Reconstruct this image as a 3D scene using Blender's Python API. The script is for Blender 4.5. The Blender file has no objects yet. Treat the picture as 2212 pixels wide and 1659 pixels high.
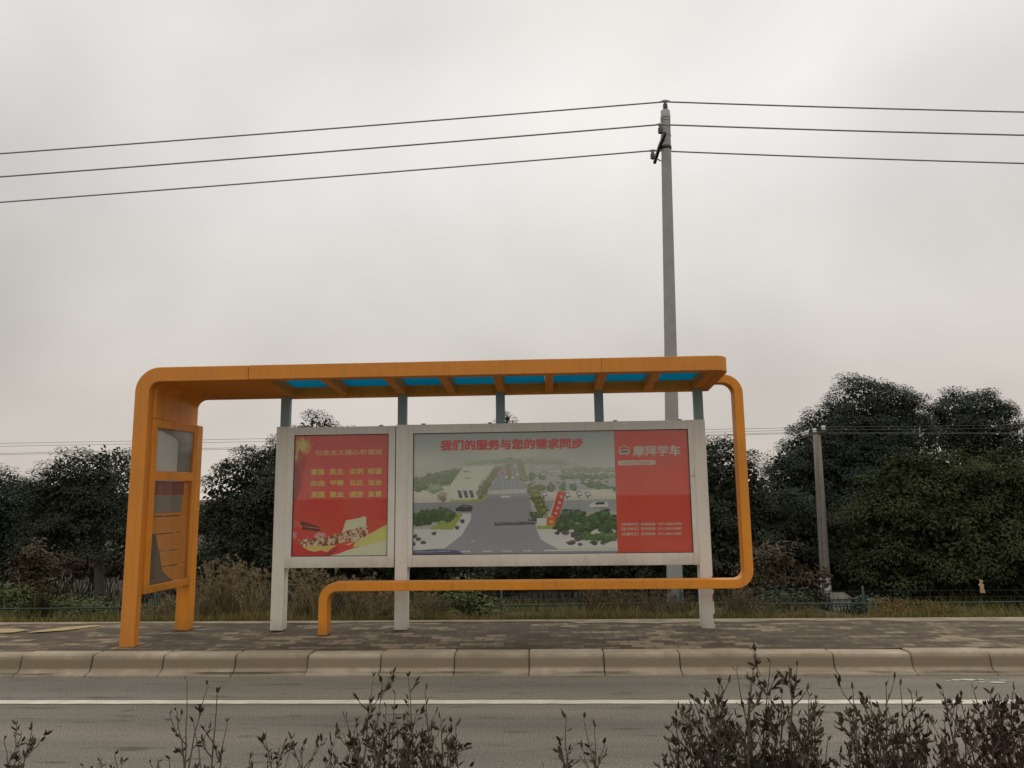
import bpy, bmesh, math, random
import numpy as np
from mathutils import Vector, Matrix

C = bpy.context.scene
COL = C.collection
R = math.radians
random.seed(7)
rng = np.random.default_rng(11)

# ------------------------------------------------------------------ camera
EYE = Vector((0.0, 0.0, 1.5))
PITCH, YAW, ROLL = R(8.464), R(2.577), R(-0.7375)
fw = Vector((-math.sin(YAW) * math.cos(PITCH), math.cos(YAW) * math.cos(PITCH), math.sin(PITCH)))
rt0 = Vector((math.cos(YAW), math.sin(YAW), 0))
up0 = rt0.cross(fw)
rt = math.cos(ROLL) * rt0 + math.sin(ROLL) * up0
up = -math.sin(ROLL) * rt0 + math.cos(ROLL) * up0
cam = bpy.data.objects.new('camera', bpy.data.cameras.new('camera'))
COL.objects.link(cam)
cam.matrix_world = Matrix(((rt.x, up.x, -fw.x, EYE.x), (rt.y, up.y, -fw.y, EYE.y), (rt.z, up.z, -fw.z, EYE.z), (0, 0, 0, 1)))
cam.data.lens = 36 * 1597 / 2212
cam.data.sensor_width = 36
cam.data.clip_start = 0.05
cam.data.clip_end = 3000
C.camera = cam


def at(px, py, Y):
    """world point at distance Y across the road seen at photograph position px, py"""
    d = rt * ((px - 1106) / 1597) - up * ((py - 829.5) / 1597) + fw
    return EYE + d * (Y / d.y)


# ------------------------------------------------------------------ light
SUN_EL, SUN_AZ = 42, 5      # azimuth from +Y towards +X: ahead of the camera behind the cloud
C.view_settings.view_transform = 'Standard'
C.view_settings.look = 'None'
C.view_settings.exposure = 0.0
C.view_settings.gamma = 1
world = bpy.data.worlds.new('World')
C.world = world
world.use_nodes = True
nt = world.node_tree
for n in list(nt.nodes):
    nt.nodes.remove(n)


def nn(t, typ, **kw):
    n = t.nodes.new(typ)
    for k, v in kw.items():
        setattr(n, k, v)
    return n


def mth(t, op, a, b=None, c=None, clamp=False):
    n = t.nodes.new('ShaderNodeMath')
    n.operation = op
    n.use_clamp = clamp
    for i, v in enumerate((a, b, c)):
        if v is None:
            continue
        if isinstance(v, (int, float)):
            n.inputs[i].default_value = v
        else:
            t.links.new(v, n.inputs[i])
    return n.outputs[0]


def ramp(t, fac, stops):
    n = t.nodes.new('ShaderNodeValToRGB')
    e = n.color_ramp.elements
    while len(e) < len(stops):
        e.new(0.5)
    for i, (p, c) in enumerate(stops):
        e[i].position = p
        e[i].color = (*c, 1)
    t.links.new(fac, n.inputs[0])
    return n.outputs[0]


tc = nn(nt, 'ShaderNodeTexCoord')
sep = nn(nt, 'ShaderNodeSeparateXYZ')
nt.links.new(tc.outputs['Generated'], sep.inputs[0])
zc = mth(nt, 'MAXIMUM', sep.outputs[2], 0.0)
den = mth(nt, 'ADD', zc, 0.75)
cx = mth(nt, 'DIVIDE', sep.outputs[0], den)
cy = mth(nt, 'DIVIDE', sep.outputs[1], den)
comb = nn(nt, 'ShaderNodeCombineXYZ')
nt.links.new(cx, comb.inputs[0])
nt.links.new(cy, comb.inputs[1])
n1 = nn(nt, 'ShaderNodeTexNoise')
n1.inputs['Scale'].default_value = 1.9
n1.inputs['Detail'].default_value = 4.0
n1.inputs['Roughness'].default_value = 0.46
n1.inputs['Distortion'].default_value = 0.25
mp = nn(nt, 'ShaderNodeMapping')
mp.inputs['Location'].default_value = (7.3, 2.2, 0)
mp.inputs['Scale'].default_value = (1.0, 1.0, 1)
nt.links.new(comb.outputs[0], mp.inputs[0])
nt.links.new(mp.outputs[0], n1.inputs['Vector'])
cloud = ramp(nt, n1.outputs[0], [(0.30, (0.66, 0.648, 0.625)), (0.44, (0.768, 0.755, 0.73)), (0.56, (0.86, 0.845, 0.82)), (0.70, (0.955, 0.94, 0.915))])
# height: warm dim band low, brighter overhead
hgt = ramp(nt, zc, [(0.0, (0.80, 0.735, 0.685)), (0.12, (0.815, 0.765, 0.72)), (0.20, (0.80, 0.765, 0.73)), (0.34, (0.83, 0.82, 0.80)), (0.48, (0.97, 0.97, 0.955)), (0.60, (1.02, 1.02, 1.01)), (0.72, (1.38, 1.37, 1.34)), (1.0, (1.75, 1.73, 1.68))])
mul = nn(nt, 'ShaderNodeMix', data_type='RGBA', blend_type='MULTIPLY')
mul.inputs[0].default_value = 1.0
nt.links.new(cloud, mul.inputs[6])
nt.links.new(hgt, mul.inputs[7])
# the cloud is thinner and brighter round the hidden sun
vd = nn(nt, 'ShaderNodeVectorMath', operation='DOT_PRODUCT')
nt.links.new(tc.outputs['Generated'], vd.inputs[0])
gl_ = (math.sin(R(4.5)) * math.cos(R(25.5)), math.cos(R(4.5)) * math.cos(R(25.5)), math.sin(R(25.5)))
vd.inputs[1].default_value = gl_
glow = mth(nt, 'POWER', mth(nt, 'MAXIMUM', vd.outputs['Value'], 0.0), 55.0)
glow = mth(nt, 'MULTIPLY_ADD', glow, 0.06, 1.0)
sc_ = nn(nt, 'ShaderNodeVectorMath', operation='SCALE')
nt.links.new(mul.outputs[2], sc_.inputs[0])
nt.links.new(glow, sc_.inputs['Scale'])
sky = nn(nt, 'ShaderNodeTexSky', sky_type='NISHITA')
sky.sun_disc = False
sky.sun_elevation = R(SUN_EL)
sky.sun_rotation = R(SUN_AZ)
bg1 = nn(nt, 'ShaderNodeBackground')
bg1.inputs[1].default_value = 1.04
nt.links.new(sc_.outputs[0], bg1.inputs[0])
bg2 = nn(nt, 'ShaderNodeBackground')
bg2.inputs[1].default_value = 0.06
nt.links.new(sky.outputs[0], bg2.inputs[0])
mx = nn(nt, 'ShaderNodeMixShader')
mx.inputs[0].default_value = 0.06        # the cloud deck covers nearly all of the clear sky
nt.links.new(bg1.outputs[0], mx.inputs[1])
nt.links.new(bg2.outputs[0], mx.inputs[2])
wo = nn(nt, 'ShaderNodeOutputWorld')
nt.links.new(mx.outputs[0], wo.inputs[0])

sl = bpy.data.lights.new('sun', 'SUN')
sl.energy = 0.5
sl.angle = R(25)
sl.color = (1.0, 0.96, 0.9)
so = bpy.data.objects.new('sun', sl)
COL.objects.link(so)
sd = Vector((math.sin(R(SUN_AZ)) * math.cos(R(SUN_EL)), math.cos(R(SUN_AZ)) * math.cos(R(SUN_EL)), math.sin(R(SUN_EL))))
so.rotation_euler = sd.to_track_quat('Z', 'Y').to_euler()
so.location = (0, 0, 30)


# ------------------------------------------------------------------ materials
def mat(name, col, rough=0.6, noise=None, bump=None, spec=0.5, metallic=0.0):
    """noise = (scale, amount, second colour, detail)"""
    m = bpy.data.materials.new(name)
    m.use_nodes = True
    t = m.node_tree
    b = t.nodes['Principled BSDF']
    b.inputs['Base Color'].default_value = (*col, 1)
    b.inputs['Roughness'].default_value = rough
    b.inputs['Specular IOR Level'].default_value = spec
    b.inputs['Metallic'].default_value = metallic
    co = nn(t, 'ShaderNodeTexCoord').outputs['Object']
    if noise:
        n = nn(t, 'ShaderNodeTexNoise')
        n.inputs['Scale'].default_value = noise[0]
        n.inputs['Detail'].default_value = noise[3] if len(noise) > 3 else 5
        n.inputs['Roughness'].default_value = 0.62
        t.links.new(co, n.inputs['Vector'])
        lo, hi = 0.5 - noise[1] / 2, 0.5 + noise[1] / 2
        c = ramp(t, n.outputs[0], [(lo, col), (hi, noise[2])])
        t.links.new(c, b.inputs['Base Color'])
    if bump:
        n = nn(t, 'ShaderNodeTexNoise')
        n.inputs['Scale'].default_value = bump[0]
        n.inputs['Detail'].default_value = 4
        t.links.new(co, n.inputs['Vector'])
        bp = nn(t, 'ShaderNodeBump')
        bp.inputs['Strength'].default_value = bump[1]
        bp.inputs['Distance'].default_value = 0.01
        t.links.new(n.outputs[0], bp.inputs['Height'])
        t.links.new(bp.outputs[0], b.inputs['Normal'])
    return m


def srgb(r, g, b):
    f = lambda v: ((v / 255 + 0.055) / 1.055) ** 2.4 if v > 10 else v / 255 / 12.92
    return (f(r), f(g), f(b))


def leaf_mat(name, c1, c2, c3, spec=0.25, rough=0.55, big=1.3):
    """leaves: each leaf its own tone between c1 and c2, patches of the crown leaning to c3"""
    m = bpy.data.materials.new(name)
    m.use_nodes = True
    t = m.node_tree
    b = t.nodes['Principled BSDF']
    b.inputs['Roughness'].default_value = rough
    b.inputs['Specular IOR Level'].default_value = spec
    g = nn(t, 'ShaderNodeNewGeometry')
    a = ramp(t, g.outputs['Random Per Island'], [(0.0, c1), (1.0, c2)])
    co = nn(t, 'ShaderNodeTexCoord').outputs['Object']
    n = nn(t, 'ShaderNodeTexNoise')
    n.inputs['Scale'].default_value = big
    n.inputs['Detail'].default_value = 3
    t.links.new(co, n.inputs['Vector'])
    f = mth(t, 'MULTIPLY_ADD', n.outputs[0], 3.0, -1.2, clamp=True)
    mxx = nn(t, 'ShaderNodeMix', data_type='RGBA')
    t.links.new(f, mxx.inputs[0])
    t.links.new(a, mxx.inputs[6])
    mxx.inputs[7].default_value = (*c3, 1)
    t.links.new(mxx.outputs[2], b.inputs['Base Color'])
    return m


M = {}
ORA = (0.78, 0.285, 0.028)


def weathered_paint(name, base, dirt, rough, spec, amount, streak=True, base_dirt=True):
    m = bpy.data.materials.new(name)
    m.use_nodes = True
    t = m.node_tree
    b = t.nodes['Principled BSDF']
    b.inputs['Roughness'].default_value = rough
    b.inputs['Specular IOR Level'].default_value = spec
    co = nn(t, 'ShaderNodeTexCoord').outputs['Object']
    n = nn(t, 'ShaderNodeTexNoise')
    n.inputs['Scale'].default_value = 2.3
    n.inputs['Detail'].default_value = 7
    n.inputs['Roughness'].default_value = 0.68
    t.links.new(co, n.inputs['Vector'])
    f = mth(t, 'MULTIPLY_ADD', n.outputs[0], 2.2, -0.85, clamp=True)
    if streak:
        mpn = nn(t, 'ShaderNodeMapping')
        mpn.inputs['Scale'].default_value = (26, 26, 0.9)
        t.links.new(co, mpn.inputs[0])
        n2 = nn(t, 'ShaderNodeTexNoise')
        n2.inputs['Scale'].default_value = 1.0
        n2.inputs['Detail'].default_value = 3
        t.links.new(mpn.outputs[0], n2.inputs['Vector'])
        s = mth(t, 'MULTIPLY_ADD', n2.outputs[0], 3.0, -1.5, clamp=True)
        f = mth(t, 'ADD', mth(t, 'MULTIPLY', f, 0.7), mth(t, 'MULTIPLY', s, 0.5), clamp=True)
    n3 = nn(t, 'ShaderNodeTexNoise')
    n3.inputs['Scale'].default_value = 60
    n3.inputs['Detail'].default_value = 2
    t.links.new(co, n3.inputs['Vector'])
    sp = mth(t, 'GREATER_THAN', n3.outputs[0], 0.70)
    f = mth(t, 'MULTIPLY', mth(t, 'ADD', f, mth(t, 'MULTIPLY', sp, 0.8)), amount, clamp=True)
    if base_dirt:      # splashed road dirt on the lowest hand's breadth
        sz = nn(t, 'ShaderNodeSeparateXYZ')
        t.links.new(co, sz.inputs[0])
        d = mth(t, 'MULTIPLY_ADD', sz.outputs[2], -7.0, 1.0, clamp=True)
        d = mth(t, 'MULTIPLY', mth(t, 'MULTIPLY', d, n.outputs[0]), 0.9)
        f = mth(t, 'ADD', f, d, clamp=True)
    mxx = nn(t, 'ShaderNodeMix', data_type='RGBA')
    t.links.new(f, mxx.inputs[0])
    mxx.inputs[6].default_value = (*base, 1)
    mxx.inputs[7].default_value = (*dirt, 1)
    t.links.new(mxx.outputs[2], b.inputs['Base Color'])
    t.links.new(mth(t, 'MULTIPLY_ADD', n.outputs[0], 0.3, rough - 0.15), b.inputs['Roughness'])
    return m


M['orange'] = weathered_paint('orange_paint', ORA, (0.36, 0.16, 0.035), 0.5, 0.3, 0.75)
M['orange_dull'] = weathered_paint('dull_orange_paint', (0.70, 0.258, 0.036), (0.38, 0.17, 0.05), 0.55, 0.3, 0.7, base_dirt=False)  # slightly duller copy of the orange for fascia and front leg
M['white'] = weathered_paint('white_paint', (0.78, 0.735, 0.655), (0.42, 0.38, 0.31), 0.5, 0.35, 0.5)
M['strut'] = mat('grey_green_paint', (0.23, 0.31, 0.31), 0.5, (6, 0.5, (0.19, 0.255, 0.255)))
M['dark'] = mat('dark_gap', (0.03, 0.03, 0.03), 0.8, (9, .5, (0.05, 0.045, 0.04)))
M['steel'] = mat('galvanised_steel', (0.30, 0.31, 0.31), 0.45, (14, 0.5, (0.2, 0.2, 0.2)), metallic=0.5)
M['blackiron'] = mat('black_iron', (0.025, 0.026, 0.03), 0.55, (8, 0.5, (0.05, 0.05, 0.05)))
M['cable'] = mat('cable', (0.24, 0.24, 0.235), 0.6, (3, .5, (0.30, 0.30, 0.29)))
M['thincable'] = mat('aluminium_wire', (0.075, 0.075, 0.075), 0.6, (3, .5, (0.10, 0.10, 0.10)))
M['porcelain'] = mat('porcelain', (0.72, 0.70, 0.66), 0.25, (10, .5, (0.6, 0.57, 0.5)))
M['darkporc'] = mat('dark_porcelain', (0.06, 0.075, 0.07), 0.35, (10, .5, (0.09, 0.1, 0.09)))
M['concrete'] = mat('pole_concrete', (0.28, 0.275, 0.26), 0.85, (5, 0.7, (0.40, 0.39, 0.37), 8), (60, 0.3))
M['oldconcrete'] = mat('old_concrete', (0.15, 0.132, 0.105), 0.9, (7, 0.7, (0.25, 0.225, 0.185), 8), (50, 0.5))
M['whitewash'] = mat('whitewash', (0.62, 0.62, 0.60), 0.9, (13, 0.45, (0.30, 0.28, 0.25), 6))
M['greybox'] = mat('grey_enamel', (0.34, 0.37, 0.385), 0.55, (11, 0.6, (0.23, 0.235, 0.23), 6))
M['rust'] = mat('rust', (0.16, 0.085, 0.05), 0.9, (20, .6, (0.24, 0.12, 0.06)))
M['green'] = mat('green_wire', (0.005, 0.026, 0.021), 0.6, (6, 0.6, (0.008, 0.042, 0.034)))
M['bark'] = mat('bark', (0.055, 0.045, 0.035), 0.95, (9, 0.6, (0.10, 0.085, 0.07), 6), (25, 0.8))
M['twig'] = mat('twig', (0.075, 0.058, 0.045), 0.85, (30, 0.6, (0.12, 0.09, 0.065)))
M['red_twig'] = mat('red_twig', (0.085, 0.045, 0.038), 0.85, (30, 0.6, (0.12, 0.075, 0.055)))
M['paper'] = mat('paper', (0.40, 0.27, 0.165), 0.9, (20, .5, (0.45, 0.28, 0.16)))


def plain_glass(name, tint, refl, rough):
    m = bpy.data.materials.new(name)
    m.use_nodes = True
    t = m.node_tree
    t.nodes.remove(t.nodes['Principled BSDF'])
    tr = nn(t, 'ShaderNodeBsdfTransparent')
    tr.inputs[0].default_value = (*tint, 1)
    gl = nn(t, 'ShaderNodeBsdfGlossy')
    gl.inputs['Roughness'].default_value = rough
    df = nn(t, 'ShaderNodeBsdfDiffuse')          # film of dust on the pane
    df.inputs[0].default_value = (0.5, 0.48, 0.43, 1)
    ge = nn(t, 'ShaderNodeNewGeometry')           # reflection by viewing angle, the same from both faces of the thin pane
    dp = nn(t, 'ShaderNodeVectorMath', operation='DOT_PRODUCT')
    t.links.new(ge.outputs['Normal'], dp.inputs[0])
    t.links.new(ge.outputs['Incoming'], dp.inputs[1])
    g5 = mth(t, 'POWER', mth(t, 'SUBTRACT', 1.0, mth(t, 'ABSOLUTE', dp.outputs['Value'])), 5.0)
    f = mth(t, 'MULTIPLY', mth(t, 'MULTIPLY_ADD', g5, 0.93, 0.035), refl, clamp=True)
    a = nn(t, 'ShaderNodeMixShader')
    co = nn(t, 'ShaderNodeTexCoord').outputs['Object']
    nz = nn(t, 'ShaderNodeTexNoise')
    nz.inputs['Scale'].default_value = 1.7
    nz.inputs['Detail'].default_value = 6
    t.links.new(co, nz.inputs['Vector'])
    t.links.new(mth(t, 'MULTIPLY_ADD', nz.outputs[0], 0.10, -0.02, clamp=True), a.inputs[0])
    t.links.new(tr.outputs[0], a.inputs[1])
    t.links.new(df.outputs[0], a.inputs[2])
    b = nn(t, 'ShaderNodeMixShader')
    t.links.new(f, b.inputs[0])
    t.links.new(a.outputs[0], b.inputs[1])
    t.links.new(gl.outputs[0], b.inputs[2])
    o = t.nodes['Material Output']
    t.links.new(b.outputs[0], o.inputs[0])
    return m


M['glass'] = plain_glass('dusty_glass', (0.965, 0.975, 0.965), 0.9, 0.02)


def cyan_sheet():
    m = bpy.data.materials.new('blue_roof_sheet')
    m.use_nodes = True
    t = m.node_tree
    t.nodes.remove(t.nodes['Principled BSDF'])
    co = nn(t, 'ShaderNodeTexCoord').outputs['Object']
    nz = nn(t, 'ShaderNodeTexNoise')
    nz.inputs['Scale'].default_value = 3
    nz.inputs['Detail'].default_value = 6
    t.links.new(co, nz.inputs['Vector'])
    c = ramp(t, nz.outputs[0], [(0.3, (0.0, 0.29, 0.40)), (0.7, (0.0, 0.36, 0.47))])
    tl = nn(t, 'ShaderNodeBsdfTranslucent')
    t.links.new(c, tl.inputs[0])
    tr = nn(t, 'ShaderNodeBsdfTransparent')
    tr.inputs[0].default_value = (0.0, 0.25, 0.345, 1)
    gl = nn(t, 'ShaderNodeBsdfGlossy')
    gl.inputs['Roughness'].default_value = 0.2
    a = nn(t, 'ShaderNodeMixShader')
    a.inputs[0].default_value = 0.45
    t.links.new(tl.outputs[0], a.inputs[1])
    t.links.new(tr.outputs[0], a.inputs[2])
    b = nn(t, 'ShaderNodeMixShader')
    b.inputs[0].default_value = 0.04
    t.links.new(a.outputs[0], b.inputs[1])
    t.links.new(gl.outputs[0], b.inputs[2])
    t.links.new(b.outputs[0], t.nodes['Material Output'].inputs[0])
    return m


M['cyan'] = cyan_sheet()

# road, pavement, kerb, soil
def asphalt():
    m = bpy.data.materials.new('asphalt')
    m.use_nodes = True
    t = m.node_tree
    b = t.nodes['Principled BSDF']
    b.inputs['Roughness'].default_value = 0.88
    b.inputs['Specular IOR Level'].default_value = 0.25
    co = nn(t, 'ShaderNodeTexCoord').outputs['Object']
    big = nn(t, 'ShaderNodeTexNoise')
    big.inputs['Scale'].default_value = 0.7
    big.inputs['Detail'].default_value = 7
    big.inputs['Roughness'].default_value = 0.65
    mpn = nn(t, 'ShaderNodeMapping')
    mpn.inputs['Scale'].default_value = (0.45, 1.6, 1)
    t.links.new(co, mpn.inputs[0])
    t.links.new(mpn.outputs[0], big.inputs['Vector'])
    c1 = ramp(t, big.outputs[0], [(0.3, (0.135, 0.123, 0.103)), (0.5, (0.168, 0.152, 0.126)), (0.72, (0.210, 0.188, 0.152))])
    gr = nn(t, 'ShaderNodeTexNoise')
    gr.inputs['Scale'].default_value = 95
    gr.inputs['Detail'].default_value = 3
    gr.inputs['Roughness'].default_value = 0.7
    t.links.new(co, gr.inputs['Vector'])
    wv = nn(t, 'ShaderNodeTexNoise')
    wv.inputs['Scale'].default_value = 1.0
    wv.inputs['Detail'].default_value = 6
    mp3 = nn(t, 'ShaderNodeMapping')
    mp3.inputs['Scale'].default_value = (0.12, 3.2, 1)
    t.links.new(co, mp3.inputs[0])
    t.links.new(mp3.outputs[0], wv.inputs['Vector'])
    ct = ramp(t, wv.outputs[0], [(0.35, (0.84, 0.84, 0.845)), (0.65, (1.10, 1.09, 1.075))])
    a0 = nn(t, 'ShaderNodeMix', data_type='RGBA', blend_type='MULTIPLY')
    a0.inputs[0].default_value = 1
    t.links.new(c1, a0.inputs[6])
    t.links.new(ct, a0.inputs[7])
    c1 = a0.outputs[2]
    c2 = ramp(t, gr.outputs[0], [(0.34, (0.42, 0.42, 0.42)), (0.5, (1, 1, 1)), (0.66, (1.75, 1.72, 1.66))])
    # small dark oil spots and scuffs along the lane
    sp = nn(t, 'ShaderNodeTexNoise')
    sp.inputs['Scale'].default_value = 5
    sp.inputs['Detail'].default_value = 2
    mp2 = nn(t, 'ShaderNodeMapping')
    mp2.inputs['Scale'].default_value = (0.5, 2.6, 1)
    mp2.inputs['Location'].default_value = (3, 5, 0)
    t.links.new(co, mp2.inputs[0])
    t.links.new(mp2.outputs[0], sp.inputs['Vector'])
    c3 = ramp(t, sp.outputs[0], [(0.60, (1, 1, 1)), (0.72, (0.58, 0.57, 0.56))])
    a = nn(t, 'ShaderNodeMix', data_type='RGBA', blend_type='MULTIPLY')
    a.inputs[0].default_value = 1
    t.links.new(c1, a.inputs[6])
    t.links.new(c2, a.inputs[7])
    a2 = nn(t, 'ShaderNodeMix', data_type='RGBA', blend_type='MULTIPLY')
    a2.inputs[0].default_value = 1
    t.links.new(a.outputs[2], a2.inputs[6])
    t.links.new(c3, a2.inputs[7])
    t.links.new(a2.outputs[2], b.inputs['Base Color'])
    bp = nn(t, 'ShaderNodeBump')
    bp.inputs['Strength'].default_value = 0.35
    bp.inputs['Distance'].default_value = 0.004
    t.links.new(gr.outputs[0], bp.inputs['Height'])
    t.links.new(bp.outputs[0], b.inputs['Normal'])
    return m


def pavers():
    m = bpy.data.materials.new('worn_pavers')
    m.use_nodes = True
    t = m.node_tree
    b = t.nodes['Principled BSDF']
    b.inputs['Roughness'].default_value = 0.9
    b.inputs['Specular IOR Level'].default_value = 0.2
    co = nn(t, 'ShaderNodeTexCoord').outputs['Object']
    br = nn(t, 'ShaderNodeTexBrick')
    br.inputs['Color1'].default_value = (0, 0, 0, 1)
    br.inputs['Color2'].default_value = (1, 1, 1, 1)
    br.inputs['Mortar'].default_value = (0.0, 0.0, 0.0, 1)
    br.inputs['Scale'].default_value = 1.0
    br.inputs['Brick Width'].default_value = 0.205
    br.inputs['Row Height'].default_value = 0.103
    br.inputs['Mortar Size'].default_value = 0.004
    br.inputs['Bias'].default_value = 0.0
    t.links.new(co, br.inputs['Vector'])
    bw = nn(t, 'ShaderNodeRGBToBW')
    t.links.new(br.outputs['Color'], bw.inputs[0])
    cl = nn(t, 'ShaderNodeTexNoise')
    cl.inputs['Scale'].default_value = 0.95
    cl.inputs['Detail'].default_value = 4
    mpn = nn(t, 'ShaderNodeMapping')
    mpn.inputs['Scale'].default_value = (0.8, 2.2, 1)
    mpn.inputs['Location'].default_value = (1.7, 0.6, 0)
    t.links.new(co, mpn.inputs[0])
    t.links.new(mpn.outputs[0], cl.inputs['Vector'])
    v = mth(t, 'ADD', mth(t, 'MULTIPLY', bw.outputs[0], 0.42), mth(t, 'MULTIPLY', cl.outputs[0], 1.1))
    mn = nn(t, 'ShaderNodeTexNoise')
    mn.inputs['Scale'].default_value = 11
    mn.inputs['Detail'].default_value = 6
    t.links.new(co, mn.inputs['Vector'])
    v = mth(t, 'ADD', v, mth(t, 'MULTIPLY_ADD', mn.outputs[0], 0.75, -0.375))
    c = ramp(t, v, [(0.34, (0.056, 0.043, 0.030)), (0.67, (0.082, 0.062, 0.042)), (0.86, (0.125, 0.097, 0.064)), (1.02, (0.235, 0.183, 0.12))])
    mo = nn(t, 'ShaderNodeMix', data_type='RGBA')
    t.links.new(br.outputs['Fac'], mo.inputs[0])
    t.links.new(c, mo.inputs[6])
    mo.inputs[7].default_value = (0.05, 0.042, 0.034, 1)
    t.links.new(mo.outputs[2], b.inputs['Base Color'])
    bp = nn(t, 'ShaderNodeBump')
    bp.inputs['Strength'].default_value = 0.5
    bp.inputs['Distance'].default_value = 0.006
    t.links.new(mth(t, 'MULTIPLY_ADD', br.outputs['Fac'], -1.0, mth(t, 'MULTIPLY', mn.outputs[0], 0.6)), bp.inputs['Height'])
    t.links.new(bp.outputs[0], b.inputs['Normal'])
    return m


def kerbstone():
    m = bpy.data.materials.new('kerb_concrete')
    m.use_nodes = True
    t = m.node_tree
    b = t.nodes['Principled BSDF']
    b.inputs['Roughness'].default_value = 0.9
    b.inputs['Specular IOR Level'].default_value = 0.2
    co = nn(t, 'ShaderNodeTexCoord').outputs['Object']
    g = nn(t, 'ShaderNodeNewGeometry')
    n = nn(t, 'ShaderNodeTexNoise')
    n.inputs['Scale'].default_value = 4
    n.inputs['Detail'].default_value = 8
    n.inputs['Roughness'].default_value = 0.7
    t.links.new(co, n.inputs['Vector'])
    v = mth(t, 'ADD', n.outputs[0], mth(t, 'MULTIPLY_ADD', g.outputs['Random Per Island'], 0.22, -0.11))
    c = ramp(t, v, [(0.30, (0.245, 0.198, 0.14)), (0.52, (0.325, 0.268, 0.193)), (0.72, (0.42, 0.355, 0.265))])
    # browner, darker band along the upright face
    s = nn(t, 'ShaderNodeSeparateXYZ')
    t.links.new(co, s.inputs[0])
    z = s.outputs[2]
    band = mth(t, 'MULTIPLY', mth(t, 'MULTIPLY_ADD', z, 40, -1.6, clamp=True), mth(t, 'MULTIPLY_ADD', z, -40, 5.6, clamp=True))
    f = mth(t, 'MULTIPLY', band, mth(t, 'MULTIPLY_ADD', n.outputs[0], 1.1, 0.0, clamp=True), clamp=True)
    mo = nn(t, 'ShaderNodeMix', data_type='RGBA')
    t.links.new(f, mo.inputs[0])
    t.links.new(c, mo.inputs[6])
    mo.inputs[7].default_value = (0.15, 0.11, 0.066, 1)
    # wet black stain lying along the toe
    n2 = nn(t, 'ShaderNodeTexNoise')
    n2.inputs['Scale'].default_value = 1.0
    n2.inputs['Detail'].default_value = 5
    mp2 = nn(t, 'ShaderNodeMapping')
    mp2.inputs['Scale'].default_value = (0.9, 6, 6)
    t.links.new(co, mp2.inputs[0])
    t.links.new(mp2.outputs[0], n2.inputs['Vector'])
    low = mth(t, 'MULTIPLY', mth(t, 'LESS_THAN', z, 0.028), mth(t, 'GREATER_THAN', z, 0.0145))
    st = mth(t, 'MULTIPLY', low, mth(t, 'MULTIPLY_ADD', n2.outputs[0], 9, -4.1, clamp=True))
    m2 = nn(t, 'ShaderNodeMix', data_type='RGBA')
    t.links.new(mth(t, 'MULTIPLY', st, 0.85), m2.inputs[0])
    t.links.new(mo.outputs[2], m2.inputs[6])
    m2.inputs[7].default_value = (0.06, 0.05, 0.04, 1)
    t.links.new(m2.outputs[2], b.inputs['Base Color'])
    bp = nn(t, 'ShaderNodeBump')
    bp.inputs['Strength'].default_value = 0.4
    bp.inputs['Distance'].default_value = 0.006
    n3 = nn(t, 'ShaderNodeTexNoise')
    n3.inputs['Scale'].default_value = 45
    n3.inputs['Detail'].default_value = 4
    t.links.new(co, n3.inputs['Vector'])
    t.links.new(n3.outputs[0], bp.inputs['Height'])
    t.links.new(bp.outputs[0], b.inputs['Normal'])
    return m


M['asphalt'] = asphalt()
M['pavers'] = pavers()
M['kerb'] = kerbstone()
M['line'] = mat('road_paint', (0.42, 0.38, 0.31), 0.8, (7, 0.6, (0.70, 0.65, 0.54), 10))
M['flake'] = mat('old_road_paint', (0.55, 0.50, 0.42), 0.8, (14, 0.6, (0.35, 0.32, 0.28)))
M['yellow'] = mat('tactile_yellow', (0.38, 0.27, 0.11), 0.85, (9, 0.7, (0.26, 0.195, 0.095), 6))
M['sand'] = mat('sandy_edge', (0.31, 0.25, 0.17), 0.9, (4, 0.5, (0.11, 0.085, 0.055), 7))
M['soil'] = mat('soil', (0.062, 0.045, 0.026), 0.95, (1.6, 0.8, (0.032, 0.036, 0.015), 8), (9, 0.8))

# foliage
M['leaf_dark'] = leaf_mat('dark_leaves', (0.040, 0.048, 0.034), (0.062, 0.072, 0.048), (0.047, 0.055, 0.036), spec=0.03, rough=0.8)
M['leaf_blue'] = leaf_mat('blue_green_leaves', (0.044, 0.053, 0.043), (0.067, 0.079, 0.062), (0.051, 0.060, 0.046), spec=0.03, rough=0.8)
M['leaf_green'] = leaf_mat('green_leaves', (0.040, 0.050, 0.023), (0.068, 0.080, 0.034), (0.046, 0.056, 0.026), spec=0.03, rough=0.8)
M['leaf_brown'] = leaf_mat('brown_leaves', (0.050, 0.036, 0.020), (0.085, 0.058, 0.032), (0.050, 0.046, 0.024), spec=0.1)
M['leaf_weed'] = leaf_mat('weed_leaves', (0.045, 0.060, 0.016), (0.085, 0.10, 0.028), (0.06, 0.068, 0.022), big=3, spec=0.1)
M['leaf_yellow'] = leaf_mat('yellowing_leaves', (0.09, 0.10, 0.02), (0.16, 0.16, 0.035), (0.10, 0.09, 0.03), big=3, spec=0.1)
M['shrub_leaf'] = leaf_mat('shrub_leaves', (0.030, 0.030, 0.018), (0.078, 0.066, 0.040), (0.075, 0.048, 0.030), big=7, spec=0.2)
M['shrub_red'] = leaf_mat('reddish_shrub_leaves', (0.032, 0.026, 0.017), (0.064, 0.050, 0.032), (0.066, 0.036, 0.024), big=7, spec=0.2)
M['reed'] = leaf_mat('dry_reed', (0.17, 0.125, 0.068), (0.34, 0.26, 0.15), (0.11, 0.10, 0.05), big=2, spec=0.1)
M['deadweed'] = leaf_mat('dead_weed', (0.095, 0.068, 0.040), (0.19, 0.14, 0.085), (0.075, 0.068, 0.035), big=3, spec=0.1)
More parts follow.
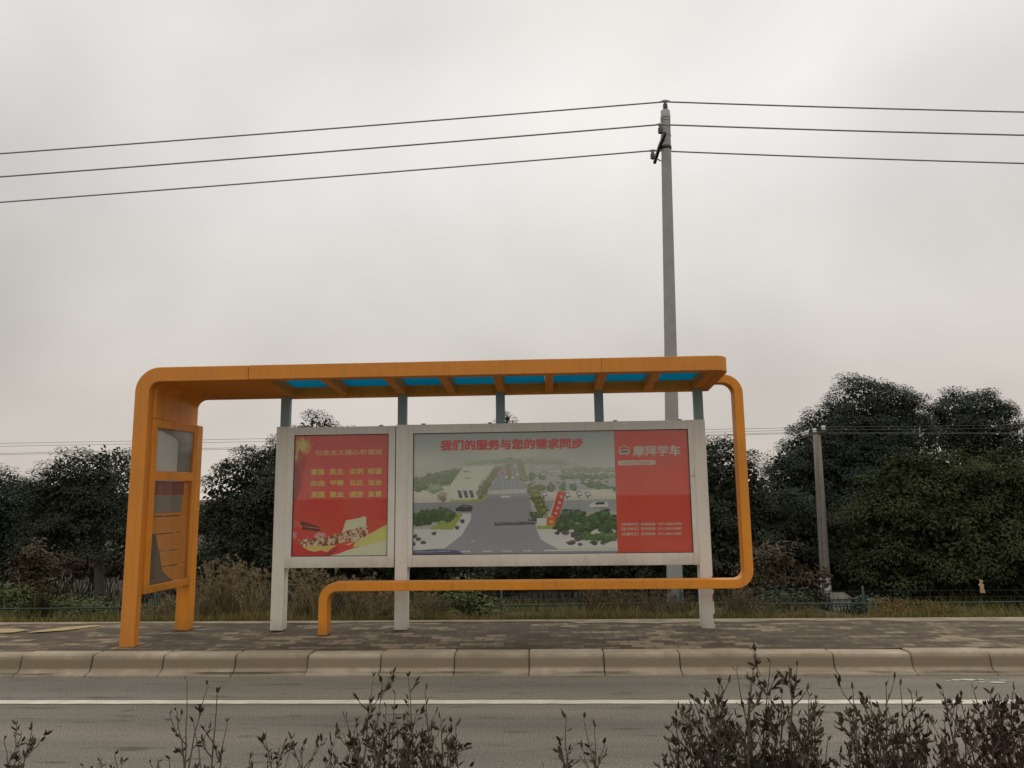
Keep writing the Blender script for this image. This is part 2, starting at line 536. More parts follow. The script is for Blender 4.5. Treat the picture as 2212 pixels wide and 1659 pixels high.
M['field'] = leaf_mat('field_grass', (0.026, 0.020, 0.010), (0.052, 0.038, 0.018), (0.028, 0.028, 0.012), big=1, spec=0.05)
M['leaf_low'] = leaf_mat('low_shrub_leaves', (0.020, 0.028, 0.014), (0.042, 0.054, 0.026), (0.026, 0.034, 0.016), spec=0.1)
M['straw'] = leaf_mat('straw_weeds', (0.15, 0.105, 0.035), (0.28, 0.19, 0.07), (0.12, 0.10, 0.035), big=3, spec=0.1)
M['grass'] = leaf_mat('verge_grass', (0.065, 0.08, 0.02), (0.145, 0.135, 0.04), (0.23, 0.16, 0.06), big=0.8, spec=0.1)


# ------------------------------------------------------------------ helpers
def tag(o, label=None, cat=None, group=None, kind=None):
    if label:
        o['label'] = label
    if cat:
        o['category'] = cat
    if group:
        o['group'] = group
    if kind:
        o['kind'] = kind
    return o


def thing(name, loc, label, cat, group=None):
    o = bpy.data.objects.new(name, None)
    COL.objects.link(o)
    o.location = loc
    o.empty_display_size = 0.2
    return tag(o, label, cat, group)


def link(name, me, parent=None):
    o = bpy.data.objects.new(name, me)
    COL.objects.link(o)
    if parent is not None:
        o.parent = parent
        w = Vector((0, 0, 0))
        q = parent
        while q is not None:
            w += q.location
            q = q.parent
        # geometry is written in world coordinates: bring it into the parent's space
        me.transform(Matrix.Translation(-w))
    return o


def done(name, bm, m, parent=None, bevel=None, smooth=False):
    bmesh.ops.recalc_face_normals(bm, faces=bm.faces[:])
    if smooth:
        for f in bm.faces:
            f.smooth = True
    me = bpy.data.meshes.new(name)
    bm.to_mesh(me)
    bm.free()
    for k in (m if isinstance(m, (list, tuple)) else [m]):
        me.materials.append(k)
    o = link(name, me, parent)
    if bevel:
        bv = o.modifiers.new('bevel', 'BEVEL')
        bv.width = bevel
        bv.segments = 2
        bv.limit_method = 'ANGLE'
        bv.angle_limit = R(40)
    return o


def bx(bm, x0, x1, y0, y1, z0, z1, mi=0, shear=0.0, y_ref=0.0):
    vs = []
    for x in (x0, x1):
        for y in (y0, y1):
            for z in (z0, z1):
                vs.append(bm.verts.new((x, y, z + shear * (y - y_ref))))
    for q in ((0, 1, 3, 2), (4, 6, 7, 5), (0, 4, 5, 1), (2, 3, 7, 6), (0, 2, 6, 4), (1, 5, 7, 3)):
        f = bm.faces.new([vs[i] for i in q])
        f.material_index = mi


def tube(bm, pts, radii, n=8, mi=0, caps=True):
    pts = [Vector(p) for p in pts]
    rings = []
    prev = None
    for i, p in enumerate(pts):
        d = (pts[min(i + 1, len(pts) - 1)] - pts[max(i - 1, 0)])
        if d.length < 1e-9:
            d = Vector((0, 0, 1))
        d.normalize()
        if prev is None:
            a = d.orthogonal().normalized()
        else:
            a = prev - d * prev.dot(d)
            a = a.normalized() if a.length > 1e-6 else d.orthogonal().normalized()
        prev = a
        b = d.cross(a)
        r = radii[i] if isinstance(radii, (list, tuple)) else radii
        rings.append([bm.verts.new(p + a * (r * math.cos(2 * math.pi * k / n)) + b * (r * math.sin(2 * math.pi * k / n))) for k in range(n)])
    for i in range(len(rings) - 1):
        for k in range(n):
            f = bm.faces.new((rings[i][k], rings[i][(k + 1) % n], rings[i + 1][(k + 1) % n], rings[i + 1][k]))
            f.material_index = mi
            f.smooth = n > 5
    if caps:
        for r in (rings[0][::-1], rings[-1]):
            f = bm.faces.new(r)
            f.material_index = mi


def lathe(bm, cx, cy, prof, n=14, mi=0):
    rings = [[bm.verts.new((cx + r * math.cos(2 * math.pi * k / n), cy + r * math.sin(2 * math.pi * k / n), z)) for k in range(n)] for r, z in prof]
    for i in range(len(rings) - 1):
        for k in range(n):
            f = bm.faces.new((rings[i][k], rings[i][(k + 1) % n], rings[i + 1][(k + 1) % n], rings[i + 1][k]))
            f.smooth = True
            f.material_index = mi
    bm.faces.new(rings[0][::-1]).material_index = mi
    bm.faces.new(rings[-1]).material_index = mi


def rounded(points, rad, seg=10):
    """polyline with its inner corners turned into arcs"""
    P = [Vector((p[0], p[1])) for p in points]
    out = [P[0]]
    for i in range(1, len(P) - 1):
        a, b, c = P[i - 1], P[i], P[i + 1]
        r = rad[i - 1] if isinstance(rad, (list, tuple)) else rad
        u, v = (a - b).normalized(), (c - b).normalized()
        ang = u.angle(v)
        t = r / math.tan(ang / 2)
        s, e = b + u * t, b + v * t
        ctr = b + (u + v).normalized() * (r / math.sin(ang / 2))
        a0 = math.atan2(s.y - ctr.y, s.x - ctr.x)
        a1 = math.atan2(e.y - ctr.y, e.x - ctr.x)
        d = (a1 - a0 + math.pi) % (2 * math.pi) - math.pi
        for k in range(seg + 1):
            w = a0 + d * k / seg
            out.append(ctr + Vector((math.cos(w), math.sin(w))) * r)
    out.append(P[-1])
    return out


def ribbon(bm, path, hw, lo, hi, f3):
    """rectangular bar swept along a flat path; f3(u, v, w) places path-plane u, v and depth w in space"""
    rows = []
    for i, p in enumerate(path):
        d = (path[min(i + 1, len(path) - 1)] - path[max(i - 1, 0)]).normalized()
        n = Vector((-d.y, d.x))
        rows.append([bm.verts.new(f3(q.x, q.y, w)) for q, w in ((p + n * hw, lo), (p - n * hw, lo), (p - n * hw, hi), (p + n * hw, hi))])
    for i in range(len(rows) - 1):
        for k in range(4):
            bm.faces.new((rows[i][k], rows[i][(k + 1) % 4], rows[i + 1][(k + 1) % 4], rows[i + 1][k]))
    bm.faces.new(rows[0][::-1])
    bm.faces.new(rows[-1])


def np_mesh(name, V, F, m, parent=None, smooth=False):
    me = bpy.data.meshes.new(name)
    V = np.ascontiguousarray(V, dtype=np.float32)
    F = np.ascontiguousarray(F, dtype=np.int32)
    k = F.shape[1]
    me.vertices.add(len(V))
    me.vertices.foreach_set('co', V.ravel())
    me.loops.add(F.size)
    me.loops.foreach_set('vertex_index', F.ravel())
    me.polygons.add(len(F))
    me.polygons.foreach_set('loop_start', np.arange(0, F.size, k, dtype=np.int32))
    me.polygons.foreach_set('loop_total', np.full(len(F), k, dtype=np.int32))
    me.update(calc_edges=True)
    me.materials.append(m)
    if smooth:
        me.polygons.foreach_set('use_smooth', np.ones(len(F), dtype=bool))
    return link(name, me, parent)


def unit(a):
    return a / np.maximum(np.linalg.norm(a, axis=1, keepdims=True), 1e-9)


def leaf_quads(P, A, Nrm, L, W, fold=0.12):
    """pointed leaves: P base, A direction, Nrm rough normal, L length, W width"""
    A = unit(A)
    B = unit(np.cross(A, Nrm))
    N = np.cross(B, A)
    L = L[:, None]
    W = W[:, None]
    v0 = P
    v1 = P + A * L * 0.45 + B * W * 0.5 + N * W * fold
    v2 = P + A * L
    v3 = P + A * L * 0.45 - B * W * 0.5 + N * W * fold
    V = np.stack([v0, v1, v2, v3], 1).reshape(-1, 3)
    F = np.arange(len(V)).reshape(-1, 4)
    return V, F


# ------------------------------------------------------------------ the setting: ground, road, kerb, pavement
def ground_z(x, y):
    ys = [-400, 1.0, 6.3, 8.0, 8.5, 9.5, 12, 14, 16, 20, 30, 60, 400]
    zs = [-0.06, -0.06, -0.06, -0.02, 0.115, -0.10, -0.45, -0.70, -0.95, -1.0, -0.9, -0.3, 0.5]
    z = np.interp(y, ys, zs)
    am = np.clip((y - 8.7) / 3, 0, 1)
    return z + am * (0.07 * np.sin(x * 1.3 + y * 0.7) + 0.05 * np.sin(x * 2.9 - y * 1.9 + 1))


gx = np.concatenate([np.linspace(-400, -30, 12)[:-1], np.linspace(-30, 30, 121), np.linspace(30, 400, 12)[1:]])
gy = np.concatenate([np.linspace(-400, -5, 8)[:-1], np.linspace(-5, 8, 14)[:-1], np.linspace(8, 30, 60)[:-1], np.linspace(30, 400, 20)])
GX, GY = np.meshgrid(gx, gy)
GV = np.stack([GX, GY, ground_z(GX, GY)], -1).reshape(-1, 3)
nx_, ny_ = len(gx), len(gy)
ii = (np.arange(ny_ - 1)[:, None] * nx_ + np.arange(nx_ - 1)[None, :]).ravel()
GF = np.stack([ii, ii + 1, ii + 1 + nx_, ii + nx_], 1)
tag(np_mesh('ground', GV, GF, M['soil'], smooth=True), kind='structure')

bm = bmesh.new()
bx(bm, -150, 150, 3.55, 6.47, -0.25, 0.0)
tag(done('road', bm, M['asphalt']), kind='structure')
bm = bmesh.new()
bx(bm, -150, 150, -9, 1.45, -0.25, 0.0)
tag(done('near_road', bm, M['asphalt']), kind='structure')

# white lane line with slightly ragged edges
bm = bmesh.new()
prev = None
for k in range(-600, 601):
    x = k * 0.1
    a = bm.verts.new((x, 5.610 + random.uniform(-.004, .004), 0.004))
    b = bm.verts.new((x, 5.706 + random.uniform(-.004, .004), 0.004))
    if prev:
        bm.faces.new((prev[0], a, b, prev[1]))
    prev = (a, b)
tag(done('road_line', bm, M['line']), kind='structure')

bm = bmesh.new()
for (cx_, cy_, w, h) in ((3.20, 6.275, .04, .022), (3.30, 6.285, .075, .03), (3.39, 6.29, .045, .02), (3.47, 6.20, .06, .03), (3.36, 6.21, .03, .016), (3.12, 6.245, .02, .012), (3.55, 6.26, .028, .014)):
    vs = [bm.verts.new((cx_ + w * math.cos(t) * random.uniform(.7, 1.15), cy_ + h * math.sin(t) * random.uniform(.7, 1.15), 0.004)) for t in np.linspace(0, 2 * math.pi, 10)[:-1]]
    bm.faces.new(vs)
tag(done('road_paint_flakes', bm, M['flake']), kind='structure')

# kerb of rounded stones, each with a sloped toe
bm = bmesh.new()
prof = [(6.695, 0.01), (6.695, 0.16), (6.572, 0.162), (6.550, 0.160), (6.535, 0.151), (6.527, 0.132), (6.510, 0.050), (6.497, 0.032), (6.475, 0.024), (6.450, 0.0165), (6.437, 0.012), (6.430, -0.02)]
pitch = 0.6325
for k in range(-62, 62):
    x0 = -0.182 + k * pitch + 0.006
    x1 = x0 + pitch - 0.008
    dz, dy = random.uniform(-.005, .005), random.uniform(-.006, .006)
    tilt = random.uniform(-.008, .008)
    xs = [x0, x0 + 0.012, x1 - 0.012, x1]
    rows = []
    for j, x in enumerate(xs):
        ins = 0.007 if j in (0, 3) else 0.0
        rows.append([bm.verts.new((x, y + dy + tilt * (j > 1) + (ins if 0 < i < 9 else 0) * (1 if i > 1 else 0), z + dz * (z > .05) - (ins if 0 < i < 6 else 0))) for i, (y, z) in enumerate(prof)])
    for j in range(3):
        for i in range(len(prof) - 1):
            bm.faces.new((rows[j][i], rows[j + 1][i], rows[j + 1][i + 1], rows[j][i + 1]))
    bm.faces.new(rows[0])
    bm.faces.new(rows[3][::-1])
k_ = done('kerb', bm, M['kerb'])
tag(k_, kind='structure')
bm = bmesh.new()
bx(bm, -60, 60, 6.545, 6.68, 0.0, 0.14)
M['mortar'] = mat('mortar', (0.075, 0.06, 0.045), 0.95, (20, .5, (0.05, 0.04, 0.03)))
tag(done('kerb_bedding', bm, M['mortar']), kind='structure')

# pavement with gently uneven surface
px_ = np.linspace(-30, 30, 301)
py_ = np.linspace(6.70, 8.19, 15)
PX, PY = np.meshgrid(px_, py_)
PZ = 0.155 + 0.004 * np.sin(PX * 2.1 + PY * 3) + 0.003 * np.sin(PX * 5.3 - PY * 4)
PV = np.stack([PX, PY, PZ], -1).reshape(-1, 3)
ii = (np.arange(14)[:, None] * 301 + np.arange(300)[None, :]).ravel()
tag(np_mesh('pavement', PV, np.stack([ii, ii + 1, ii + 302, ii + 301], 1), M['pavers'], smooth=True), kind='structure')
# crumbling pale edging at the back of the pavement, reaching over the pavers in uneven tongues
bm = bmesh.new()
prev = None
for k in range(-300, 301):
    x = k * 0.1
    w = 0.05 + 0.05 * (math.sin(x * 1.7) + 1) + 0.03 * math.sin(x * 7.1) + random.uniform(-.012, .012)
    if x < 0.3:
        w *= 0.35
    a0 = bm.verts.new((x, 8.13 - max(w, .01) - .004, 0.146))
    a = bm.verts.new((x, 8.13 - max(w, .01), 0.166))
    b = bm.verts.new((x, 8.20, 0.168))
    c = bm.verts.new((x, 8.24, 0.0))
    if prev:
        bm.faces.new((prev[0], a, b, prev[1]))
        bm.faces.new((prev[1], b, c, prev[2]))
        bm.faces.new((prev[3], a0, a, prev[0]))
    prev = (a, b, c, a0)
tag(done('pavement_edging', bm, M['sand']), kind='structure')
# yellow guide paving at the left end
bm = bmesh.new()
for pts in (((-5.97, 7.55), (-5.50, 7.62), (-5.42, 7.76), (-5.62, 7.84), (-6.3, 7.86)), ((-5.33, 7.60), (-5.02, 7.72), (-4.78, 7.98), (-4.88, 8.04), (-5.12, 7.93), (-5.30, 7.74))):
    bm.faces.new([bm.verts.new((x, y, 0.1628)) for x, y in pts])
tag(done('yellow_guide_paving', bm, M['yellow']), kind='structure')

# planted central reservation in front of the camera
bm = bmesh.new()
bx(bm, -150, 150, 1.5, 3.5, -0.2, 0.10)
tag(done('planting_bed', bm, M['soil']), kind='structure')

# ------------------------------------------------------------------ the bus shelter
S = thing('bus_shelter', (-0.9, 7.3, 0.155), 'orange framed bus shelter with white poster cases standing on the pavement', 'bus shelter')
GZ = 0.158
SH = -0.073      # the roof drains to the back
YF = 6.87
sh = lambda y: SH * (y - YF)

# front band: leg, bend and first length of the fascia in one
bm = bmesh.new()
path = rounded([(-3.8725, GZ), (-3.8725, 2.685), (-2.842, 2.685)], 0.165, 12)
ribbon(bm, path, 0.07, YF, YF + 0.085, lambda u, v, w: (u, w, v))
done('front_leg', bm, M['orange_dull'], S, 0.006)
# rest of the roof rim: fascia, rounded corner, right-hand end
bm = bmesh.new()
path = rounded([(-2.837, YF + 0.045), (1.675, YF + 0.045), (1.675, 7.83)], 0.085, 8)
ribbon(bm, path, 0.045, 2.617, 2.756, lambda u, v, w: (u, v, w + sh(v)))
done('fascia', bm, M['orange_dull'], S, 0.005)
bm = bmesh.new()
bx(bm, 0.533, 0.537, YF - 0.0012, YF + 0.01, 2.618, 2.757)
done('fascia_joint', bm, M['rust'], S)
# side wall: curved plate from roof to the notice box
bm = bmesh.new()
path = rounded([(-3.835, 2.268), (-3.835, 2.685), (-2.7605, 2.685)], 0.165, 12)
ribbon(bm, path, 0.062, YF + 0.0875, 7.83, lambda u, v, w: (u, w, v + sh(w) * min(1, max(0, (v - 2.27) / 0.2))))
done('curved_side', bm, M['orange'], S, 0.004)
bm = bmesh.new()
bx(bm, -3.845, -3.705, 7.70, 7.825, GZ, 2.267)
done('rear_leg', bm, M['orange'], S, 0.005)
# roof: rear beam, crossbeams, blue sheets set high between them
bm = bmesh.new()
bx(bm, -2.759, 1.628, 7.742, 7.828, 2.615, 2.755, 0, SH, YF)
done('rear_beam', bm, M['orange'], S, 0.004)
beams = [-2.72, -2.135, -1.512, -0.985, -0.46, 0.043, 0.555, 1.068, 1.585]
for x in beams:
    bm = bmesh.new()
    bx(bm, x - 0.042, x + 0.042, YF + 0.092, 7.74, 2.622, 2.745, 0, SH, YF)
    done('crossbeam', bm, M['orange'], S, 0.004)
for a, b in zip(beams[:-1], beams[1:]):
    bm = bmesh.new()
    bx(bm, a + 0.0435, b - 0.0435, YF + 0.093, 7.739, 2.722, 2.728, 0, SH, YF)
    done('skylight', bm, M['cyan'], S)
# posts and struts
for x0, x1 in ((-2.84, -2.712), (-1.567, -1.438), (1.512, 1.637)):
    bm = bmesh.new()
    bx(bm, x0, x1, 7.67, 7.80, GZ, 2.235)
    done('post', bm, M['white'], S, 0.004)
for x in (-2.764, -1.510, -0.472, 0.558, 1.586):
    bm = bmesh.new()
    bx(bm, x - 0.047, x + 0.047, 7.69, 7.742 - .002, 2.237, 2.622 + sh(7.70))
    bx(bm, x - 0.043, x + 0.043, 7.742, 7.775, 2.237, 2.615 + sh(7.77))
    done('strut', bm, M['strut'], S, 0.003)
# chipped, rusty edge at the foot of the right post
for z, h, w in ((0.62, .05, .012), (0.53, .03, .008), (0.42, .07, .016), (0.25, .05, .018), (0.20, .03, .01)):
    bm = bmesh.new()
    bx(bm, 1.637 - w, 1.6385, 7.6685, 7.69, z, z + h)
    done('rust_patch', bm, M['rust'], S, 0.004)
# guard rail: one bent square tube from the ground round to the roof end
bm = bmesh.new()
path = rounded([(-2.221, GZ), (-2.221, 0.618), (1.927, 0.618), (1.927, 2.617), (1.7235, 2.617)], [0.14, 0.13, 0.15], 10)
ribbon(bm, path, 0.0435, 7.40, 7.545, lambda u, v, w: (u, w, v))
done('guard_rail', bm, M['orange'], S, 0.006)

# notice box on the left side
nb = thing('notice_box', (-3.75, 7.35, 0.6), None, None)
nb.parent = S
nb.location = (-3.75 - S.location.x, 7.35 - S.location.y, 0.6 - S.location.z)
X0, X1 = -3.80, -3.705
Y0, Y1 = 6.960, 7.695
def splay(ob):
    for v in ob.data.vertices:
        t = min(1, max(0, (Y1 - (v.co.y + 7.35)) / (Y1 - Y0)))
        v.co.x -= 0.072 * t if v.co.x > -0.049 else 0.045 * t


bm = bmesh.new()
bx(bm, X0, X1, Y0, Y0 + 0.062, 0.615, 2.265)
bx(bm, X0, X1, Y1 - 0.04, Y1, 0.615, 2.265)
bx(bm, X0, X1 - .002, Y0 + 0.0622, Y1 - 0.0402, 2.185, 2.265)
bx(bm, X0, X1 - .002, Y0 + 0.0622, Y1 - 0.0402, 1.675, 1.765)
bx(bm, X0, X1 - .002, Y0 + 0.0622, Y1 - 0.0402, 0.615, 0.685)
done('frame', bm, M['orange'], nb, 0.004)
ya, yb = Y0 + 0.064, Y1 - 0.042
# backing: orange boards below, grey sheet with a clear opening above
M['board'] = weathered_paint('faded_orange_board', (0.78, 0.30, 0.05), (0.5, 0.2, 0.05), 0.6, 0.2, 0.7, base_dirt=False)
bm = bmesh.new()
zz = 0.69
for h in (0.15, 0.15, 0.17, 0.17, 0.335):
    bx(bm, -3.760, -3.740, ya, yb, zz, zz + h - 0.010)
    zz += h
done('back_board', bm, M['board'], nb, 0.003)
M['greysheet'] = mat('grey_sheet', (0.42, 0.39, 0.36), 0.6, (3, .6, (0.26, 0.24, 0.225)))
bm = bmesh.new()
bx(bm, -3.760, -3.742, ya, yb, 1.766, 2.184)
done('grey_backing', bm, M['greysheet'], nb)
M['notice_red'] = mat('faded_red_notice', (0.40, 0.115, 0.085), 0.6, (7, .6, (0.25, 0.06, 0.06)))
M['notice_grey'] = mat('faded_grey_notice', (0.34, 0.27, 0.21), 0.6, (9, .6, (0.27, 0.21, 0.16)))
M['pane_wedge'] = mat('dark_pane_wedge', (0.20, 0.135, 0.075), 0.8, (5, .6, (0.15, 0.10, 0.06)))
bm = bmesh.new()
bx(bm, -3.738, -3.736, ya + 0.004, yb - .10, 1.535, 1.672)
done('red_notice', bm, M['notice_red'], nb)
bm = bmesh.new()
bx(bm, -3.738, -3.736, ya + 0.004, yb - .12, 1.365, 1.53)
done('grey_notice', bm, M['notice_grey'], nb)
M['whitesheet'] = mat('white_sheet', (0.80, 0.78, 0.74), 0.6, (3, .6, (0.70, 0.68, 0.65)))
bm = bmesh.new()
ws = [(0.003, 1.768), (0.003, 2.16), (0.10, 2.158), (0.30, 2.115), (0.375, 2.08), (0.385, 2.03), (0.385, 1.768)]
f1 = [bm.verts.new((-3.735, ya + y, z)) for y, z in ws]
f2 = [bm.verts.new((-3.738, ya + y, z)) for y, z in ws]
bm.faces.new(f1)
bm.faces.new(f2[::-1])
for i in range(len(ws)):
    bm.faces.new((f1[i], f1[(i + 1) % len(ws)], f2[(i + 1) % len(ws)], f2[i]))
done('bright_pane_sheet', bm, M['whitesheet'], nb)  # pale sheet standing in for bright sky in the upper pane
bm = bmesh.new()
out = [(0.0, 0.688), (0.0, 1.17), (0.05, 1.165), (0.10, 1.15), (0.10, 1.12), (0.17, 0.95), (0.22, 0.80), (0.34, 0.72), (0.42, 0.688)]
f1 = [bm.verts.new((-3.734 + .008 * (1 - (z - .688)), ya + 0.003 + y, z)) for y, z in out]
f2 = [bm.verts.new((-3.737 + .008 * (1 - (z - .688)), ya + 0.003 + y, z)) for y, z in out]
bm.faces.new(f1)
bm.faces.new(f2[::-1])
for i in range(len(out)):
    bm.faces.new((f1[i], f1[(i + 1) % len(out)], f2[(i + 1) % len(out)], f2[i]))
done('dark_pane_wedge', bm, M['pane_wedge'], nb)  # dark wedge standing in for a blurry reflection in the lower pane
bm = bmesh.new()
bx(bm, -3.86, -3.8515, 6.9565, 7.0, 0.62, 2.298)
done('shadow_strip', bm, M['dark'], S)  # dark strip put in as the shadow in the seam
for za, zb in ((0.686, 1.674), (1.766, 2.184)):
    bm = bmesh.new()
    bx(bm, X1 - 0.014, X1 - 0.010, ya, yb, za, zb)
    done('pane', bm, M['glass'], nb)

for ob in nb.children:
    splay(ob)

# ---------------------------------------------------- poster prints: flat pictures carried as colours on the sheet
def grid_noise(h, w, cells, seed):
    g = np.random.default_rng(seed).random((cells + 2, cells + 2))
    yy = np.linspace(0, cells, h)
    xx = np.linspace(0, cells, w)
    y0, x0 = yy.astype(int), xx.astype(int)
    fy, fx = (yy - y0)[:, None], (xx - x0)[None, :]
    fy, fx = fy * fy * (3 - 2 * fy), fx * fx * (3 - 2 * fx)
    g00, g01 = g[y0][:, x0], g[y0][:, x0 + 1]
    g10, g11 = g[y0 + 1][:, x0], g[y0 + 1][:, x0 + 1]
    return (g00 * (1 - fx) + g01 * fx) * (1 - fy) + (g10 * (1 - fx) + g11 * fx) * fy


class Art:
    def __init__(s, w, h, base, fx, fy):
        s.w, s.h = w, h
        s.img = np.zeros((h, w, 3)) + np.array(srgb(*base))
        s.v, s.u = np.mgrid[0:h, 0:w].astype(float)
        s.u = (s.u + .5) / w
        s.v = (s.v + .5) / h
        s.fx, s.fy = fx, fy

    def pt(s, x, y):
        return s.fx(x, y), s.fy(x, y)

    def blend(s, m, col, a=1.0):
        m = (m * a)[..., None]
        s.img = s.img * (1 - m) + np.array(srgb(*col)) * m

    def poly(s, pts, col, a=1.0):
        P = [s.pt(*p) for p in pts]
        ins = np.zeros((s.h, s.w), bool)
        j = len(P) - 1
        for i in range(len(P)):
            xi, yi = P[i]
            xj, yj = P[j]
            if abs(yj - yi) > 1e-12:
                ins ^= ((yi > s.v) != (yj > s.v)) & (s.u < (xj - xi) * (s.v - yi) / (yj - yi) + xi)
            j = i
        s.blend(ins.astype(float), col, a)
        return ins

    def blob(s, x, y, rx, ry, col, a=1.0, soft=0.35, seed=None, rough=0.5):
        u0, v0 = s.pt(x, y)
        u1, v1 = s.pt(x + rx, y + ry)
        d = np.sqrt(((s.u - u0) / abs(u1 - u0)) ** 2 + ((s.v - v0) / abs(v1 - v0)) ** 2)
        if seed is not None:
            d = d + (grid_noise(s.h, s.w, 60, seed) - .5) * rough
        s.blend(np.clip((1 - d) / soft, 0, 1), col, a)

    def tree(s, x, y, rx, ry, cols, seed):
        gr_ = random.Random(seed)
        s.blob(x, y, rx, ry, cols[0], 1, .25, seed, .8)
        s.blob(x - rx * .2, y - ry * .25, rx * .7, ry * .65, cols[1], .8, .5, seed + 1, 1.0)
        s.blob(x + rx * .15, y - ry * .35, rx * .4, ry * .35, cols[2], .7, .5, seed + 2, 1.2)
        for k in range(9):
            a_, r_ = gr_.uniform(0, 6.28), gr_.uniform(.2, .95)
            c_ = cols[gr_.randrange(3)]
            q_ = gr_.uniform(.75, 1.22)
            s.blob(x + rx * r_ * math.cos(a_), y + ry * r_ * math.sin(a_) * .9, rx * gr_.uniform(.12, .3), ry * gr_.uniform(.12, .3), tuple(min(255, v * q_) for v in c_), .75, .7)

    def mottled(s, m, c1, c2, cells, seed):
        n = np.clip((grid_noise(s.h, s.w, cells, seed) - .35) * 3, 0, 1)
        s.blend(m * (1 - n), c1)
        s.blend(m * n, c2)

    def sheet(s, name, x0, x1, z0, z1, y, thick, parent, gain=1.0):
        s.img = np.minimum(s.img * gain, 0.80)
        w, h = s.w, s.h
        xs = np.linspace(x0, x1, w + 1)
        zs = np.linspace(z1, z0, h + 1)
        X, Z = np.meshgrid(xs, zs)
        V = np.stack([X, np.full_like(X, y), Z], -1).reshape(-1, 3)
        i = (np.arange(h)[:, None] * (w + 1) + np.arange(w)[None, :]).ravel()
        F = np.stack([i, i + w + 1, i + w + 2, i + 1], 1)
        cols = np.concatenate([s.img.reshape(-1, 3), np.ones((w * h, 1))], 1)
        n = len(V)
        # back of the sheet
        VB = np.array([[x0, y + thick, z0], [x1, y + thick, z0], [x1, y + thick, z1], [x0, y + thick, z1]])
        c = [0, w, (h + 1) * (w + 1) - 1, h * (w + 1)]
        FB = np.array([[n, n + 1, n + 2, n + 3]])
        o = np_mesh(name, np.concatenate([V, VB]), np.concatenate([F, FB]), M['print'], parent)
        att = o.data.color_attributes.new('print', 'FLOAT_COLOR', 'CORNER')
        full = np.concatenate([np.repeat(cols, 4, axis=0), np.repeat([[.5, .5, .5, 1]], 4, axis=0)])
        att.data.foreach_set('color', full.astype(np.float32).ravel())
        return o


def print_mat():
    m = bpy.data.materials.new('poster_print')
    m.use_nodes = True
    t = m.node_tree
    b = t.nodes['Principled BSDF']
    a = nn(t, 'ShaderNodeVertexColor')
    a.layer_name = 'print'
    co = nn(t, 'ShaderNodeTexCoord').outputs['Object']
    n = nn(t, 'ShaderNodeTexNoise')           # sun-faded, slightly rippled paper
    n.inputs['Scale'].default_value = 2.2
    n.inputs['Detail'].default_value = 4
    t.links.new(co, n.inputs['Vector'])
    mxx = nn(t, 'ShaderNodeMix', data_type='RGBA')
    t.links.new(mth(t, 'MULTIPLY_ADD', n.outputs[0], 0.16, -0.05, clamp=True), mxx.inputs[0])
    t.links.new(a.outputs[0], mxx.inputs[6])
    mxx.inputs[7].default_value = (0.42, 0.36, 0.31, 1)
    t.links.new(mxx.outputs[2], b.inputs['Base Color'])
    b.inputs['Roughness'].default_value = 0.55
    b.inputs['Specular IOR Level'].default_value = 0.3
    return m


M['print'] = print_mat()
M['ink_red'] = mat('ink_red', srgb(232, 52, 46), 0.6, (5, .5, srgb(220, 56, 50)))
M['ink_gold'] = mat('ink_gold', srgb(236, 206, 74), 0.6, (5, .5, srgb(222, 192, 70)))
M['ink_white'] = mat('ink_white', srgb(222, 208, 192), 0.6, (5, .5, srgb(206, 192, 178)))
M['ink_blue'] = mat('ink_blue', srgb(50, 66, 74), 0.6, (5, .5, srgb(66, 80, 84)))
M['ink_dull'] = mat('ink_dull_gold', srgb(246, 190, 120), 0.6, (5, .5, srgb(236, 172, 108)))
M['ink_pink'] = mat('ink_pale_red', srgb(205, 118, 104), 0.6, (5, .5, srgb(195, 108, 96)))


def letters(text, size, x, z, y, bold=0.0, width=None, height=None, spacing=1.0):
    """flat lettering facing the road, left edge x, bottom z; heavy strokes by overprinting shifted copies"""
    cu = bpy.data.curves.new('lettering', 'FONT')
    cu.body = text
    cu.size = size
    cu.fill_mode = 'FRONT'
    cu.space_character = spacing
    cu.resolution_u = 4
    ob = bpy.data.objects.new('lettering', cu)
    COL.objects.link(ob)
    dg = bpy.context.evaluated_depsgraph_get()
    dg.update()
    me = bpy.data.meshes.new_from_object(ob.evaluated_get(dg))
    bpy.data.objects.remove(ob)
    co = np.array([tuple(v.co) for v in me.vertices])
    faces = [tuple(p.vertices) for p in me.polygons]
    bpy.data.meshes.remove(me)
    b = bmesh.new()
    mn, mx_ = co.min(0), co.max(0)
    sx = (width - 2 * bold) / (mx_[0] - mn[0]) if width else 1.0
    sy = (height - 2 * bold) / (mx_[1] - mn[1]) if height else sx
    k = 0
    for dx, dz in (((-1, -1), (1, -1), (-1, 1), (1, 1), (0, 0)) if bold > 0 else ((0, 0),)):
        vs = [b.verts.new((x + bold + (c[0] - mn[0]) * sx + dx * bold, y - 0.00008 * k, z + bold + (c[1] - mn[1]) * sy + dz * bold)) for c in co]
        for f in faces:
            try:
                b.faces.new([vs[i] for i in f])
            except ValueError:
                pass
        k += 1
    return b


